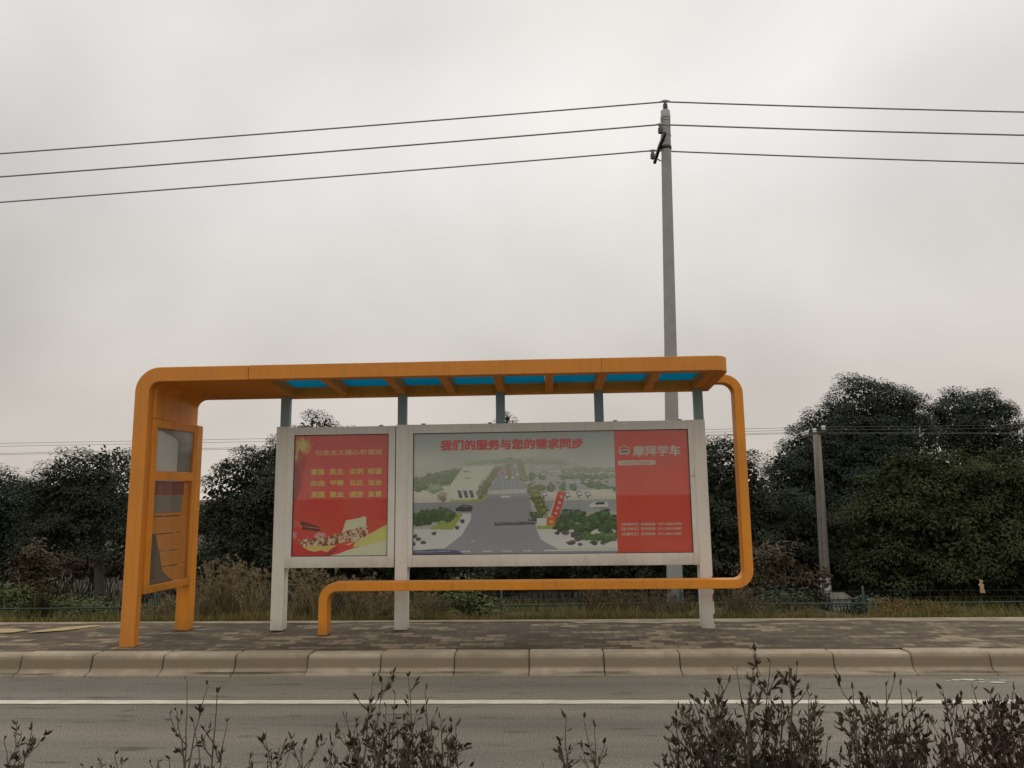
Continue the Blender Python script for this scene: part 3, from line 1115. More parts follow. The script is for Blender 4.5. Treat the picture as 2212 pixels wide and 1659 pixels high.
def add_ink(poster, jobs):
    """joins pieces of flat lettering or marks onto a poster mesh: jobs = [(bmesh, material)]"""
    me = poster.data
    off = poster.matrix_world.translation.copy()
    w = Vector((0, 0, 0))
    q = poster.parent
    while q is not None:
        w += q.location
        q = q.parent
    big = bmesh.new()
    big.from_mesh(me)
    lay = big.loops.layers.float_color.get('print')
    for b, m in jobs:
        if m.name not in [k.name for k in me.materials]:
            me.materials.append(m)
        mi = [k.name for k in me.materials].index(m.name)
        mp_ = {}
        for v in b.verts:
            mp_[v] = big.verts.new(v.co - w)
        for f in b.faces:
            try:
                nf = big.faces.new([mp_[v] for v in f.verts])
                nf.material_index = mi
            except ValueError:
                pass
        b.free()
    big.to_mesh(me)
    big.free()


def flat(pts, y):
    b = bmesh.new()
    b.faces.new([b.verts.new((x, y, z)) for x, z in pts])
    return b


def case(x0, x1, z0, z1, wx0, wx1, wz0, wz1, tabs):
    o = thing('display_case', ((x0 + x1) / 2, 7.73, z0), None, None)
    o.parent = S
    o.location = ((x0 + x1) / 2 - S.location.x, 7.73 - S.location.y, z0 - S.location.z)
    bm = bmesh.new()
    y0, y1 = 7.664, 7.79
    bx(bm, x0, wx0, y0, y1, z0, z1)
    bx(bm, wx1, x1, y0, y1, z0, z1)
    bx(bm, wx0 + .0005, wx1 - .0005, y0 + .002, y1, wz1, z1 - .001)
    bx(bm, wx0 + .0005, wx1 - .0005, y0 + .002, y1, z0 + .001, wz0)
    done('frame', bm, M['white'], o, 0.003)
    bm = bmesh.new()
    bx(bm, wx0 - .003, wx1 + .003, y1 - 0.02, y1 - 0.005, wz0 - .003, wz1 + .003)
    done('back_panel', bm, M['strut'], o)
    # thin dark gasket round the opening
    bm = bmesh.new()
    g = 0.006
    for q in ((wx0, wx0 + g, wz0, wz1), (wx1 - g, wx1, wz0, wz1), (wx0 + g, wx1 - g, wz1 - g, wz1), (wx0 + g, wx1 - g, wz0, wz0 + g)):
        bx(bm, q[0], q[1], y0 + 0.006, y0 + 0.018, q[2], q[3])
    done('gasket', bm, M['dark'], o)
    bm = bmesh.new()
    bx(bm, wx0 + g + .001, wx1 - g - .001, y0 + 0.009, y0 + 0.013, wz0 + g + .001, wz1 - g - .001)
    done('pane', bm, M['glass'], o)
    for t in tabs:
        bm = bmesh.new()
        bx(bm, t - .022, t + .022, 7.675, 7.70, z1 + .001, z1 + .012)
        done('hinge_tab', bm, M['strut'], o, .002)
    return o


cl = case(-2.7115, -1.5755, 0.775, 2.224, -2.645, -1.645, 0.889, 2.142, (-2.48, -1.73))
cr = case(-1.4375, 1.5115, 0.775, 2.232, -1.387, 1.459, 0.894, 2.140, (-1.28, -0.58, 0.72, 1.38))
# latch scar on the right case
bm = bmesh.new()
bx(bm, 1.462, 1.500, 7.6625, 7.6638, 1.660, 1.664)
bx(bm, 1.500, 1.504, 7.6625, 7.6638, 1.635, 1.74)
done('latch', bm, M['rust'], cr)

# left poster -------------------------------------------------------------
tt = lambda y: (y - 70) / 1505
A = Art(230, 288, (208, 48, 38), lambda x, y: (x - (100 - 60 * tt(y))) / (1155 + 40 * tt(y)), lambda x, y: tt(y))
n = grid_noise(288, 230, 5, 3)
A.blend(np.clip((n - .4) * 1.6, 0, 1), (222, 84, 62), .55)
A.blend(np.clip((A.v - .5) * 1.5, 0, 1), (232, 80, 48), .7)
A.blend(np.clip((.16 - A.v) * 6, 0, 1) * np.clip(A.u * 2 - .6, 0, 1), (150, 60, 48), .5)
A.blob(190, 200, 120, 130, (226, 190, 96), .9, .7, 4)
A.blob(130, 340, 80, 90, (222, 184, 84), .8, .6, 5)
A.poly([(100, 440), (150, 250), (190, 330), (240, 360), (230, 450), (190, 560), (180, 760), (80, 900)], (160, 34, 36), .85)
A.poly([(90, 470), (140, 430), (160, 640), (110, 880), (78, 905)], (122, 24, 30), .7)
A.poly([(120, 320), (160, 250), (200, 320), (250, 360), (230, 410), (180, 330)], (176, 40, 38), 1)
A.blob(1190, 1100, 120, 60, (176, 38, 38), .7, .6, 6)
A.blob(1090, 1210, 90, 14, (150, 40, 40), .6, .6, 7)
# hall with dark roofs
A.poly([(55, 1120), (210, 1180), (390, 1210), (330, 1250), (60, 1215)], (206, 96, 78), .7)
A.poly([(140, 1155), (200, 1150), (385, 1210), (390, 1228), (175, 1200)], (94, 44, 40))
A.poly([(170, 1210), (415, 1245), (385, 1275), (180, 1245)], (86, 40, 38))
A.poly([(55, 1262), (480, 1300), (480, 1350), (50, 1350)], (196, 60, 62))
A.blob(400, 1320, 90, 42, (226, 160, 160), .8, .5, 8)
A.blob(75, 1310, 45, 60, (226, 160, 160), .6, .5, 9)
# pale carved block, crowd of stone figures
A.poly([(720, 1140), (975, 1098), (968, 1230), (670, 1300)], (226, 196, 164))
A.poly([(920, 1090), (975, 1098), (965, 1225), (920, 1235)], (232, 206, 176), .6)
g = A.poly([(120, 1375), (480, 1345), (680, 1280), (985, 1205), (1000, 1310), (900, 1440), (760, 1390), (420, 1470), (180, 1470)], (196, 148, 118))
A.mottled(g.astype(float), (118, 62, 52), (222, 182, 150), 46, 10)
for i in range(120):
    x = random.uniform(140, 960)
    y = 1420 - (x - 140) * .16 + random.uniform(-55, 45)
    A.blob(x, y, random.uniform(6, 16), random.uniform(8, 24), random.choice(((96, 48, 42), (150, 92, 74), (232, 196, 166), (204, 150, 124))), .7, .6)
A.poly([(40, 1455), (240, 1455), (700, 1440), (860, 1390), (830, 1450), (520, 1560), (60, 1560)], (222, 172, 96))
A.poly([(1010, 1310), (1238, 1190), (1235, 1440), (860, 1460), (700, 1500)], (226, 190, 112))
A.poly([(480, 1575), (900, 1460), (1236, 1380), (1236, 1590), (300, 1590)], (222, 208, 168))
A.poly([(40, 1400), (150, 1440), (250, 1500), (330, 1520), (420, 1500), (480, 1530), (400, 1600), (30, 1600)], (190, 38, 40))
A.poly([(420, 1570), (570, 1460), (650, 1425), (760, 1445), (850, 1390), (800, 1480), (660, 1535), (480, 1580)], (206, 48, 38))
A.poly([(430, 1565), (560, 1480), (620, 1470), (600, 1520), (500, 1570)], (136, 28, 30), .8)
pl = A.sheet('poster', -2.643, -1.647, 0.891, 2.140, 7.684, 0.003, cl, 1.45)
yT = 7.6825
W, H = 0.996, 1.249
ux = lambda x, y: -2.643 + W * ((x - (100 - 60 * tt(y))) / (1155 + 40 * tt(y)))
uz = lambda y: 2.140 - H * tt(y)
ink = []
ink.append((letters('社会主义核心价值观', 0.08, ux(345, 330), uz(330), yT, 0.0022, width=ux(1172, 300) - ux(345, 300), height=0.060), M['ink_dull']))
cols_x = ((288, 460), (522, 697), (765, 938), (995, 1168))
for words, ya_, yb_ in ((('富强', '民主', '文明', '和谐'), 497, 572), (('自由', '平等', '公正', '法治'), 640, 712), (('爱国', '敬业', '诚信', '友善'), 780, 855)):
    for wd, (xa, xb) in zip(words, cols_x):
        ink.append((letters(wd, 0.08, ux(xa, yb_), uz(yb_), yT, 0.0022, width=ux(xb, yb_) - ux(xa, yb_), height=uz(ya_) - uz(yb_)), M['ink_gold']))
add_ink(pl, ink)

# right poster: aerial view of a street beside a red panel -----------------
bxl, bxr = -1.385, 0.703
A = Art(480, 288, (142, 144, 140), lambda x, y: (x - 20) / 2150, lambda x, y: (y - 35) / 1300)
A.blend(np.clip(1 - A.v * 3.2, 0, 1), (118, 126, 122), .7)
A.blob(1100, 250, 700, 110, (172, 168, 142), .5, .9)
A.blob(120, 330, 330, 160, (168, 166, 150), .5, .9)
# ground planes
A.poly([(20, 420), (600, 320), (1600, 300), (2170, 450), (2170, 1340), (10, 1340)], (146, 142, 128), .55)
A.poly([(1230, 320), (1650, 330), (2170, 560), (2170, 900), (1420, 900)], (134, 132, 132), .9)
A.poly([(1010, 330), (1120, 330), (1240, 640), (1300, 980), (1360, 1180), (1560, 1300), (2180, 1300), (2180, 1345), (10, 1345), (10, 1270), (360, 1270), (540, 1130), (640, 960), (640, 780), (860, 620)], (118, 118, 124))
A.poly([(15, 785), (740, 780), (640, 900), (15, 900)], (118, 118, 124))
A.poly([(20, 640), (430, 610), (440, 780), (15, 785)], (168, 160, 148))
A.poly([(10, 1060), (450, 1075), (560, 900), (640, 900), (640, 960), (540, 1130), (360, 1265), (10, 1290)], (186, 178, 168))
A.poly([(1330, 1075), (2180, 1075), (2180, 1285), (1560, 1285), (1380, 1190)], (182, 174, 164))
# tree belts far away
for i in range(26):
    A.tree(600 + i * 42, 345 + abs(i - 10) * 2.5, 36, 24, ((104, 116, 84), (120, 130, 92), (132, 142, 104)), 100 + i)
for i in range(18):
    A.tree(1640 + (i % 9) * 65, 460 + (i // 9) * 60, 48, 30, ((96, 106, 80), (114, 122, 92), (126, 134, 100)), 140 + i)
for i in range(22):
    x = 60 + (i % 11) * 46
    A.tree(x, 560 - (x - 60) * .22 + (i // 11) * 60, 62, 52, ((62, 76, 46), (84, 98, 56), (104, 116, 68)), 170 + i)
A.tree(250, 640, 90, 60, ((98, 110, 80), (118, 130, 96), (134, 144, 108)), 205)
# long low hall
A.poly([(420, 600), (720, 590), (735, 755), (450, 760)], (178, 172, 154))
A.poly([(420, 590), (560, 405), (900, 400), (740, 560), (720, 600), (430, 610)], (172, 164, 146))
A.poly([(720, 590), (900, 405), (900, 430), (735, 755)], (150, 146, 130))
A.poly([(560, 405), (900, 400), (880, 425), (550, 432)], (188, 180, 164), .8)
for i in range(3):
    A.poly([(490 + i * 62, 660), (530 + i * 62, 658), (552 + i * 62, 735), (515 + i * 62, 738)], (44, 50, 66))
A.poly([(410, 760), (740, 752), (800, 700), (800, 740), (720, 782), (410, 782)], (132, 142, 70))
A.tree(335, 720, 60, 60, ((104, 100, 92), (120, 114, 104), (132, 126, 116)), 208)
A.blob(590, 455, 60, 14, (120, 84, 70), .8, .5)
A.blob(600, 525, 50, 12, (120, 112, 100), .8, .5)
# hedge beside the hall and along the avenue
for i in range(12):
    k = i / 11
    A.tree(745 + 180 * k, 690 - 260 * k, 52 - 16 * k, 60 - 26 * k, ((74, 82, 46), (100, 106, 58), (122, 124, 70)), 210 + i)
for i in range(11):
    k = i / 10
    A.tree(1160 + 40 * k, 350 + 190 * k, 28 + 16 * k, 28 + 18 * k, ((88, 98, 56), (108, 114, 66), (128, 130, 80)), 230 + i)
for i in range(6):
    A.tree(1045, 400 + i * 26, 24, 22, ((78, 90, 46), (98, 108, 56), (114, 120, 68)), 250 + i)
for x, y in ((1018, 428), (975, 477), (1055, 478)):
    A.blob(x, y, 20, 17, (196, 62, 50), 1, .4)
for x, y in ((1085, 525), (1020, 520), (1115, 400), (1135, 490)):
    A.blob(x, y, 18, 16, (190, 188, 182), .9, .4)
A.poly([(1025, 312), (1090, 310), (1090, 335), (1028, 336)], (104, 102, 112))
# crossing and lane marks
A.poly([(830, 660), (1240, 650), (1240, 700), (815, 702)], (152, 148, 142))
A.poly([(955, 722), (1055, 720), (1055, 740), (955, 742)], (172, 168, 160))
for i in range(4):
    A.poly([(985 + i * 40, 560), (990 + i * 40, 560), (985 + i * 42, 655), (978 + i * 42, 655)], (148, 145, 142))
# car park trees and cars
for i, x in enumerate((1290, 1400, 1390, 1490, 1610, 1720)):
    A.tree(x, (520, 525, 640, 650, 640, 640)[i], 48, 46, ((62, 82, 50), (78, 100, 60), (92, 112, 70)), 260 + i)
for i in range(7):
    A.tree(1860 + i * 44, 590 + i * 14, 62, 36, ((58, 78, 48), (76, 98, 58), (92, 112, 68)), 270 + i)
for i in range(5):
    A.tree(1620 + i * 105, 535, 58, 34, ((70, 86, 58), (88, 104, 70), (100, 114, 78)), 280 + i)
A.poly([(1370, 690), (2130, 660), (2170, 720), (2170, 780), (1420, 770)], (172, 168, 152), .75)
A.poly([(1400, 780), (2170, 770), (2170, 885), (1440, 885)], (128, 128, 134))
for x, y in ((1420, 715), (1665, 725), (1790, 715), (1880, 720)):
    A.poly([(x - 40, y - 28), (x + 12, y - 34), (x + 42, y + 36), (x - 8, y + 44)], (74, 70, 72))
    A.poly([(x - 28, y - 20), (x + 8, y - 26), (x + 22, y + 4), (x - 10, y + 10)], (196, 192, 186))
    A.poly([(x - 4, y + 18), (x + 32, y + 14), (x + 40, y + 34), (x + 0, y + 40)], (190, 186, 180))
A.poly([(1885, 830), (1930, 800), (2000, 790), (2085, 805), (2085, 850), (1990, 860), (1900, 856)], (202, 198, 192))
A.poly([(1945, 812), (1985, 795), (2045, 800), (2050, 824), (1960, 828)], (58, 56, 58))
A.blob(1990, 858, 110, 10, (76, 72, 76), .8, .5)
A.poly([(470, 850), (545, 812), (625, 815), (660, 840), (640, 885), (480, 880)], (44, 42, 48))
A.poly([(520, 835), (560, 818), (615, 822), (620, 838)], (86, 86, 94))
A.tree(1340, 950, 90, 70, ((52, 62, 40), (66, 78, 46), (88, 98, 58)), 291)
for i in range(6):
    A.tree(1290 + i * 22, 640 + i * 50, 62, 60, ((72, 78, 44), (98, 104, 58), (124, 124, 70)), 293 + i)
# sliding gate
A.poly([(880, 1000), (1320, 990), (1320, 1028), (885, 1036)], (66, 62, 66))
A.poly([(890, 1002), (1320, 992), (1320, 1004), (890, 1014)], (104, 100, 102))
A.poly([(1335, 962), (1438, 960), (1432, 1040), (1330, 1040)], (196, 188, 178))
# roadside planting in front
A.poly([(190, 1065), (470, 905), (555, 900), (440, 1075)], (120, 132, 58))
A.poly([(1335, 1042), (1540, 1045), (1530, 1078), (1340, 1076)], (114, 132, 60))
for i in range(11):
    A.tree(60 + (i % 6) * 72, 985 - (i % 6) * 14 - (i // 6) * 45, 74, 62, ((36, 58, 32), (54, 80, 40), (74, 98, 52)), 310 + i)
A.tree(385, 920, 78, 70, ((44, 62, 34), (66, 84, 44), (86, 104, 56)), 325)
for i in range(14):
    A.tree(1590 + (i % 7) * 92, 1000 + (i // 7) * 80 - (i % 3) * 30, 86, 70, ((32, 54, 32), (52, 80, 42), (72, 102, 52)), 330 + i)
A.tree(1640, 940, 70, 70, ((40, 58, 38), (58, 82, 46), (76, 98, 56)), 345)
for i, (x, y) in enumerate(((1640, 1120), (1720, 1140), (1760, 1180), (1690, 1220), (1540, 1120), (1930, 1230), (1780, 1240), (2020, 1225), (40, 1140), (80, 1170), (130, 1205), (30, 1220), (250, 1110), (495, 1050), (540, 985))):
    A.tree(x, y, 46 if i < 4 else 30, 30 if i < 4 else 22, ((60, 52, 62), (78, 66, 76), (66, 72, 60)), 350 + i)
for i in range(5):
    A.tree(1850 + i * 72, 1160 + (i % 2) * 24, 70, 48, ((52, 72, 42), (72, 92, 52), (90, 110, 62)), 370 + i)
# rows of small parked cars and lamp shadows
gr2 = random.Random(4)
for row, (x0_, x1_, y_, n_, w_) in enumerate(((1300, 1640, 420, 10, 9), (1330, 1700, 470, 10, 11), (1400, 1980, 500, 12, 12), (1480, 2150, 585, 9, 17))):
    for k in range(n_):
        x = x0_ + (x1_ - x0_) * k / n_ + gr2.uniform(-8, 8)
        A.blob(x, y_ + gr2.uniform(-5, 5), w_ * 1.5, w_ * .7, gr2.choice(((206, 204, 200), (92, 88, 92), (168, 164, 164), (120, 70, 66))), .85, .4)
        A.blob(x, y_ + w_ * .6, w_ * 1.5, w_ * .35, (88, 84, 86), .6, .5)
for k in range(70):
    x, y = gr2.uniform(620, 1300), gr2.uniform(600, 1250)
    A.blob(x, y, gr2.uniform(20, 90), gr2.uniform(3, 8), gr2.choice(((112, 110, 112), (128, 126, 125))), .25, .8)
# pale morning haze of the picture towards its horizon
A.blend(np.clip(1 - np.abs(A.v - .26) / .30, 0, 1), (178, 180, 178), .26)
# red pylon sign drawn in the picture
A.poly([(1465, 945), (1530, 740), (1548, 740), (1490, 950)], (206, 186, 176))
A.poly([(1560, 682), (1648, 684), (1560, 960), (1478, 940)], (206, 52, 34))
A.poly([(1440, 948), (1538, 955), (1525, 1042), (1430, 1040)], (218, 82, 36))
for y, x in ((740, 1597), (800, 1577), (858, 1555), (912, 1535)):
    A.blob(x, y, 16, 16, (232, 188, 178), .9, .4)
A.blob(1485, 1000, 22, 18, (232, 160, 130), .8, .4)
# kerb line and street in front
A.poly([(10, 1285), (360, 1280), (480, 1290), (560, 1330), (560, 1345), (10, 1345)], (62, 66, 92))
A.poly([(20, 1300), (420, 1295), (420, 1304), (20, 1308)], (118, 122, 140))
for x in (540, 760, 970, 1180):
    A.poly([(x, 1298), (x + 92, 1296), (x + 88, 1306), (x + 2, 1308)], (178, 174, 170))
A.poly([(1400, 1296), (2180, 1292), (2180, 1306), (1400, 1308)], (176, 172, 168))
A.poly([(640, 1192), (680, 1190), (680, 1200), (642, 1202)], (160, 156, 152))
pr = A.sheet('poster', bxl, bxr, 0.896, 2.138, 7.684, 0.003, cr, 2.15)
hx = lambda x: bxl + (bxr - bxl) * (x - 20) / 2150
hz = lambda y: 2.138 - 1.242 * (y - 35) / 1300
ink = [(letters('我们的服务与您的需求同步', 0.12, hx(312), hz(226), yT, 0.0052, width=hx(1840) - hx(312), height=hz(106) - hz(222)), M['ink_red'])]
for ch, y, x in (('摩', 740, 1597), ('拜', 800, 1577), ('学', 858, 1555), ('车', 912, 1535)):
    ink.append((letters(ch, 0.04, hx(x) - .018, hz(y + 20), yT, 0.0008, width=0.036, height=0.036), M['ink_white']))
add_ink(pr, ink)

A = Art(76, 124, (214, 60, 38), lambda x, y: (x - (65 + 35 * (y / 1585))) / (938 + 8 * (y / 1585)), lambda x, y: (y - 15) / 1565)
n = grid_noise(124, 76, 4, 21)
A.blend(np.clip((n - .45) * 2, 0, 1), (222, 76, 50), .5)
A.blend(np.clip(.22 - A.v, 0, 1) * 3, (172, 56, 48), .6)
p3 = A.sheet('poster', 0.7035, 1.457, 0.896, 2.138, 7.683, 0.003, cr, 1.4)
sx = lambda x, y: 0.7035 + 0.7535 * (x - (65 + 35 * (y / 1585))) / (938 + 8 * (y / 1585))
sz = lambda y: 2.138 - 1.242 * (y - 15) / 1565
yT2 = 7.6815
ink = [(letters('摩拜学车', 0.12, sx(305, 360), sz(360), yT2, 0.0034, width=sx(912, 300) - sx(305, 300), height=sz(218) - sz(360)), M['ink_white'])]
# round emblem: ring, thin lower arc and a car front with a dark screen
ec = ((sx(195, 295), sz(293)))
er = 0.062


def arc(r0, r1, a0, a1, y, n=26):
    b = bmesh.new()
    pr_ = None
    for k in range(n + 1):
        a = R(a0 + (a1 - a0) * k / n)
        p = (b.verts.new((ec[0] + r0 * math.cos(a), y, ec[1] + r0 * math.sin(a))), b.verts.new((ec[0] + r1 * math.cos(a), y, ec[1] + r1 * math.sin(a))))
        if pr_:
            b.faces.new((pr_[0], p[0], p[1], pr_[1]))
        pr_ = p
    return b


ink.append((arc(er - .009, er, 5, 175, yT2), M['ink_white']))
ink.append((arc(er - .003, er, 185, 355, yT2), M['ink_pink']))
ink.append((flat([(ec[0] + er * u, ec[1] + er * v) for u, v in ((-.98, .10), (-.55, .28), (0, .34), (.55, .28), (.98, .10), (.72, -.42), (.62, -.52), (.3, -.44), (0, -.41), (-.3, -.44), (-.62, -.52), (-.72, -.42))], yT2), M['ink_white']))
ink.append((flat([(ec[0] + er * u, ec[1] + er * v) for u, v in ((-.62, .04), (-.45, .14), (0, .17), (.45, .14), (.62, .04), (.5, -.18), (0, -.14), (-.5, -.18))], yT2 - .0006), M['ink_blue']))
# arrow banner, outlined box
ink.append((flat([(sx(a, b), sz(b)) for a, b in ((110, 408), (575, 406), (603, 437), (575, 468), (112, 470))], yT2), M['ink_white']))
ink.append((letters('让学车变得更简单', 0.04, sx(165, 460), sz(458), yT2 - .0006, 0.0, width=sx(530, 440) - sx(165, 440), height=0.032), M['ink_pink']))
for a, b, c, d in ((620, 402, 912, 405), (620, 462, 912, 465), (909, 402, 912, 465)):
    ink.append((flat([(sx(a, b), sz(b)), (sx(c, b), sz(b)), (sx(c, d), sz(d)), (sx(a, d), sz(d))], yT2), M['ink_pink']))
ink.append((letters('www.mobaixc.com', 0.03, sx(635, 445), sz(446), yT2, 0.0006, width=sx(890, 440) - sx(635, 440), height=0.016), M['ink_pink']))
for txt, ya_, yb_ in (('【南湖校区】咨询热线:  0731-8488-9990', 1203, 1240), ('【星沙校区】咨询热线:  0731-8696-8080', 1262, 1298), ('【岳麓校区】咨询热线:  0731-8403-8880', 1325, 1363)):
    ink.append((letters(txt, 0.03, sx(150, yb_), sz(yb_), yT2, 0.0008, width=sx(908, yb_) - sx(150, yb_), height=0.031), M['ink_white']))
add_ink(p3, ink)

# ------------------------------------------------------------------ poles and wires
P = thing('power_pole', (2.46, 15, ground_z(2.46, 15)), 'tall round concrete power pole rising behind the bus shelter', 'power pole')
bm = bmesh.new()
tube(bm, [(2.455, 15, -0.95), (2.462, 15, -0.1), (2.585, 15, 4.5), (2.694, 15, 9.35), (2.697, 15, 9.60)], [0.163, 0.153, 0.125, 0.100, 0.097], 24)
done('shaft', bm, M['concrete'], P)
bm = bmesh.new()
tube(bm, [(2.697, 15, 9.601), (2.698, 15, 9.63)], [0.092, 0.05], 16)
tube(bm, [(2.698, 15, 9.63), (2.703, 15, 9.80)], 0.016, 8)
done('cap_fitting', bm, M['steel'], P)
for z in (9.36, 9.42, 9.02):
    bm = bmesh.new()
    tube(bm, [(2.692, 15, z), (2.692, 15, z + .028)], 0.104, 20)
    done('steel_band', bm, M['steel'], P)


def insulator(parent, x, y, z, s, m, name='insulator'):
    bm = bmesh.new()
    prof = [(.012, 0), (.035, .01), (.06, .03), (.035, .05), (.062, .075), (.036, .095), (.056, .12), (.03, .14), (.038, .17), (.03, .2), (.012, .205)]
    lathe(bm, x, y, [(r * s, z + h * s) for r, h in prof])
    return done(name, bm, m, parent)


for (x_, y_, z_) in ((2.703, 15.0, 9.832), (2.480, 14.42, 8.998), (2.487, 15.6, 8.998)):
    bm = bmesh.new()
    tube(bm, [(x_ - .11, y_, z_ - .012), (x_ - .03, y_, z_ + .002), (x_ + .03, y_, z_ + .002), (x_ + .11, y_, z_ - .012)], [.012, .026, .026, .012], 8)
    done('wire_tie', bm, M['cable'], P)
insulator(P, 2.703, 15, 9.64, 0.92, M['darkporc'])
bm = bmesh.new()      # strap arm running away from the road beside the pole
tube(bm, [(2.562, 14.38, 8.78), (2.537, 15.0, 8.78), (2.53, 15.66, 8.74)], [0.042, 0.045, 0.042], 4)
tube(bm, [(2.545, 14.95, 8.45), (2.535, 15.45, 8.74)], 0.014, 6)
tube(bm, [(2.68, 15, 8.72), (2.68, 15, 8.79)], 0.115, 20)
done('cross_arm', bm, M['blackiron'], P)
insulator(P, 2.480, 14.42, 8.79, 1.0, M['darkporc'])
insulator(P, 2.487, 15.6, 8.79, 1.0, M['darkporc'])
bm = bmesh.new()
tube(bm, [(2.70, 14.985, 9.66), (2.79, 14.97, 9.52), (2.77, 14.93, 9.05), (2.60, 14.88, 8.85)], 0.008, 5)
tube(bm, [(2.60, 14.93, 9.45), (2.585, 14.88, 9.1), (2.54, 14.8, 8.85)], 0.008, 5)
done('jumper_cable', bm, M['cable'], P)


def wire(name, pl_, pm, pr_, Y, Yl, r, sag_l, sag_r, label, group, m):
    """one wire: left picture point, support, right picture point, carried on beyond the frame"""
    a, b, c = pl_, pm, pr_
    pts = []
    La, Lc = (a - b) * 2.4, (c - b) * 4.0
    for k in range(25, 0, -1):
        t = k / 25
        q = b + La * t
        q.z += -0  + sag_l * (t * 2.4) * (1 - t * 2.4)
        pts.append(q)
    pts.append(b.copy())
    for k in range(1, 26):
        t = k / 25
        q = b + Lc * t
        q.z += sag_r * (t * 4.0) * (1 - t * 4.0)
        pts.append(q)
    bm = bmesh.new()
    tube(bm, pts, r, 6)
    return tag(done(name, bm, m), label, 'power line', group)


V3 = lambda x, y, z: Vector((x, y, z))
wire('power_line', V3(-12.035, 15, 9.15), V3(2.705, 15, 9.815), V3(10.155, 15, 9.293), 15, 15, 0.0165, -0.07, -0.06, 'topmost of the three heavy cables crossing the sky over the pole top', 'heavy cables across the sky', M['cable'])
wire('power_line', V3(-11.505, 14.4, 8.319), V3(2.48, 14.42, 8.995), V3(9.693, 14.4, 8.487), 14.4, 14.4, 0.0165, -0.07, -0.06, 'middle one of the three heavy cables crossing the sky', 'heavy cables across the sky', M['cable'])
wire('power_line', V3(-12.407, 15.6, 8.269), V3(2.487, 15.6, 8.998), V3(10.429, 15.6, 8.422), 15.6, 15.6, 0.0165, -0.07, -0.06, 'lowest of the three heavy cables crossing the sky', 'heavy cables across the sky', M['cable'])

Q = thing('utility_pole', (5.68, 16, ground_z(5.68, 16)), 'short weathered concrete pole with whitewashed foot among the trees', 'utility pole')
bm = bmesh.new()
base = V3(5.705, 16, -1.1)
top = V3(5.752, 16, 2.665)
tube(bm, [base, base.lerp(top, .3), base.lerp(top, .7), top], [0.104, 0.098, 0.085, 0.074], 18)
done('shaft', bm, M['oldconcrete'], Q)
for a_, b_, r_ in ((.135, .175, .1035), (.18, .215, .1028), (.055, .085, .1045)):
    bm = bmesh.new()
    tube(bm, [base.lerp(top, a_), base.lerp(top, b_)], [r_, r_ - .0005], 18)
    done('whitewash_band', bm, M['whitewash'], Q)
bm = bmesh.new()
tube(bm, [(5.62, 15.93, -1.0), (5.635, 15.915, 0.2), (5.69, 15.92, 2.0), (5.72, 15.92, 2.62)], [.022, .02, .016, .014], 6)
done('conduit', bm, M['oldconcrete'], Q)
bm = bmesh.new()
tube(bm, [(5.842, 15.72, 2.72), (5.79, 16.0, 2.70), (5.80, 17.0, 2.675)], 0.035, 4)
tube(bm, [(5.77, 16.02, 2.35), (5.79, 16.62, 2.66)], 0.012, 5)
done('cross_arm', bm, M['bark'], Q)
spots = ((5.83, 15.8, 2.75), (5.803, 16.25, 2.73), (5.797, 16.72, 2.72), (5.797, 16.97, 2.715))
for i, (x, y, z) in enumerate(spots):
    bm = bmesh.new()
    lathe(bm, x, y, [(.012, z - .02), (.034, z + .005), (.045, z + .02), (.022, z + .035), (.05, z + .058), (.045, z + .078), (.018, z + .088)], 12)
    done('insulator', bm, M['porcelain'], Q)
lab = ('nearest to the road of the thin low wires beyond the shelter', 'second from the road of the thin low wires beyond the shelter', 'third from the road of the thin low wires beyond the shelter', 'farthest from the road of the thin low wires beyond the shelter')
for i, (x, y, z) in enumerate(spots):
    wire('thin_wire', V3(-12.4, y, z + .06 - (.06, .07, .19, .2)[i]), V3(x, y, z + .06), V3(10.3, y, z + .06 - (.02, .03, .09, .08)[i]), y, y, 0.004, -0.05, -0.03, lab[i], 'thin low wires on the short pole', M['thincable'])

K = thing('utility_box', (5.83, 15.6, ground_z(5.83, 15.6)), 'small grey metal box with a rusty patch beside the short pole', 'utility box')
bm = bmesh.new()
bx(bm, 5.66, 6.02, 15.5, 15.86, -1.06, -0.665)
done('body', bm, M['greybox'], K, .012)
bm = bmesh.new()
vs = [bm.verts.new(p) for p in ((5.62, 15.47, -.66), (6.04, 15.47, -.66), (6.04, 15.9, -.60), (5.62, 15.9, -.60), (5.62, 15.47, -.64), (6.04, 15.47, -.64), (6.04, 15.9, -.575), (5.62, 15.9, -.575))]
for q in ((0, 1, 2, 3), (4, 7, 6, 5), (0, 4, 5, 1), (1, 5, 6, 2), (2, 6, 7, 3), (3, 7, 4, 0)):
    bm.faces.new([vs[i] for i in q])
done('lid', bm, M['oldconcrete'], K, .004)
bm = bmesh.new()
bx(bm, 5.655, 6.025, 15.493, 15.498, -0.80, -0.785)
done('door_gap', bm, M['dark'], K)
bm = bmesh.new()
for (x, z, w, h) in ((5.86, -.86, .05, .035), (5.83, -.90, .025, .02)):
    vs = [bm.verts.new((x + w * math.cos(t) * random.uniform(.7, 1.1), 15.4965, z + h * math.sin(t) * random.uniform(.7, 1.1))) for t in np.linspace(0, 6.28, 10)[:-1]]
    bm.faces.new(vs)
done('rust_patch', bm, M['rust'], K)

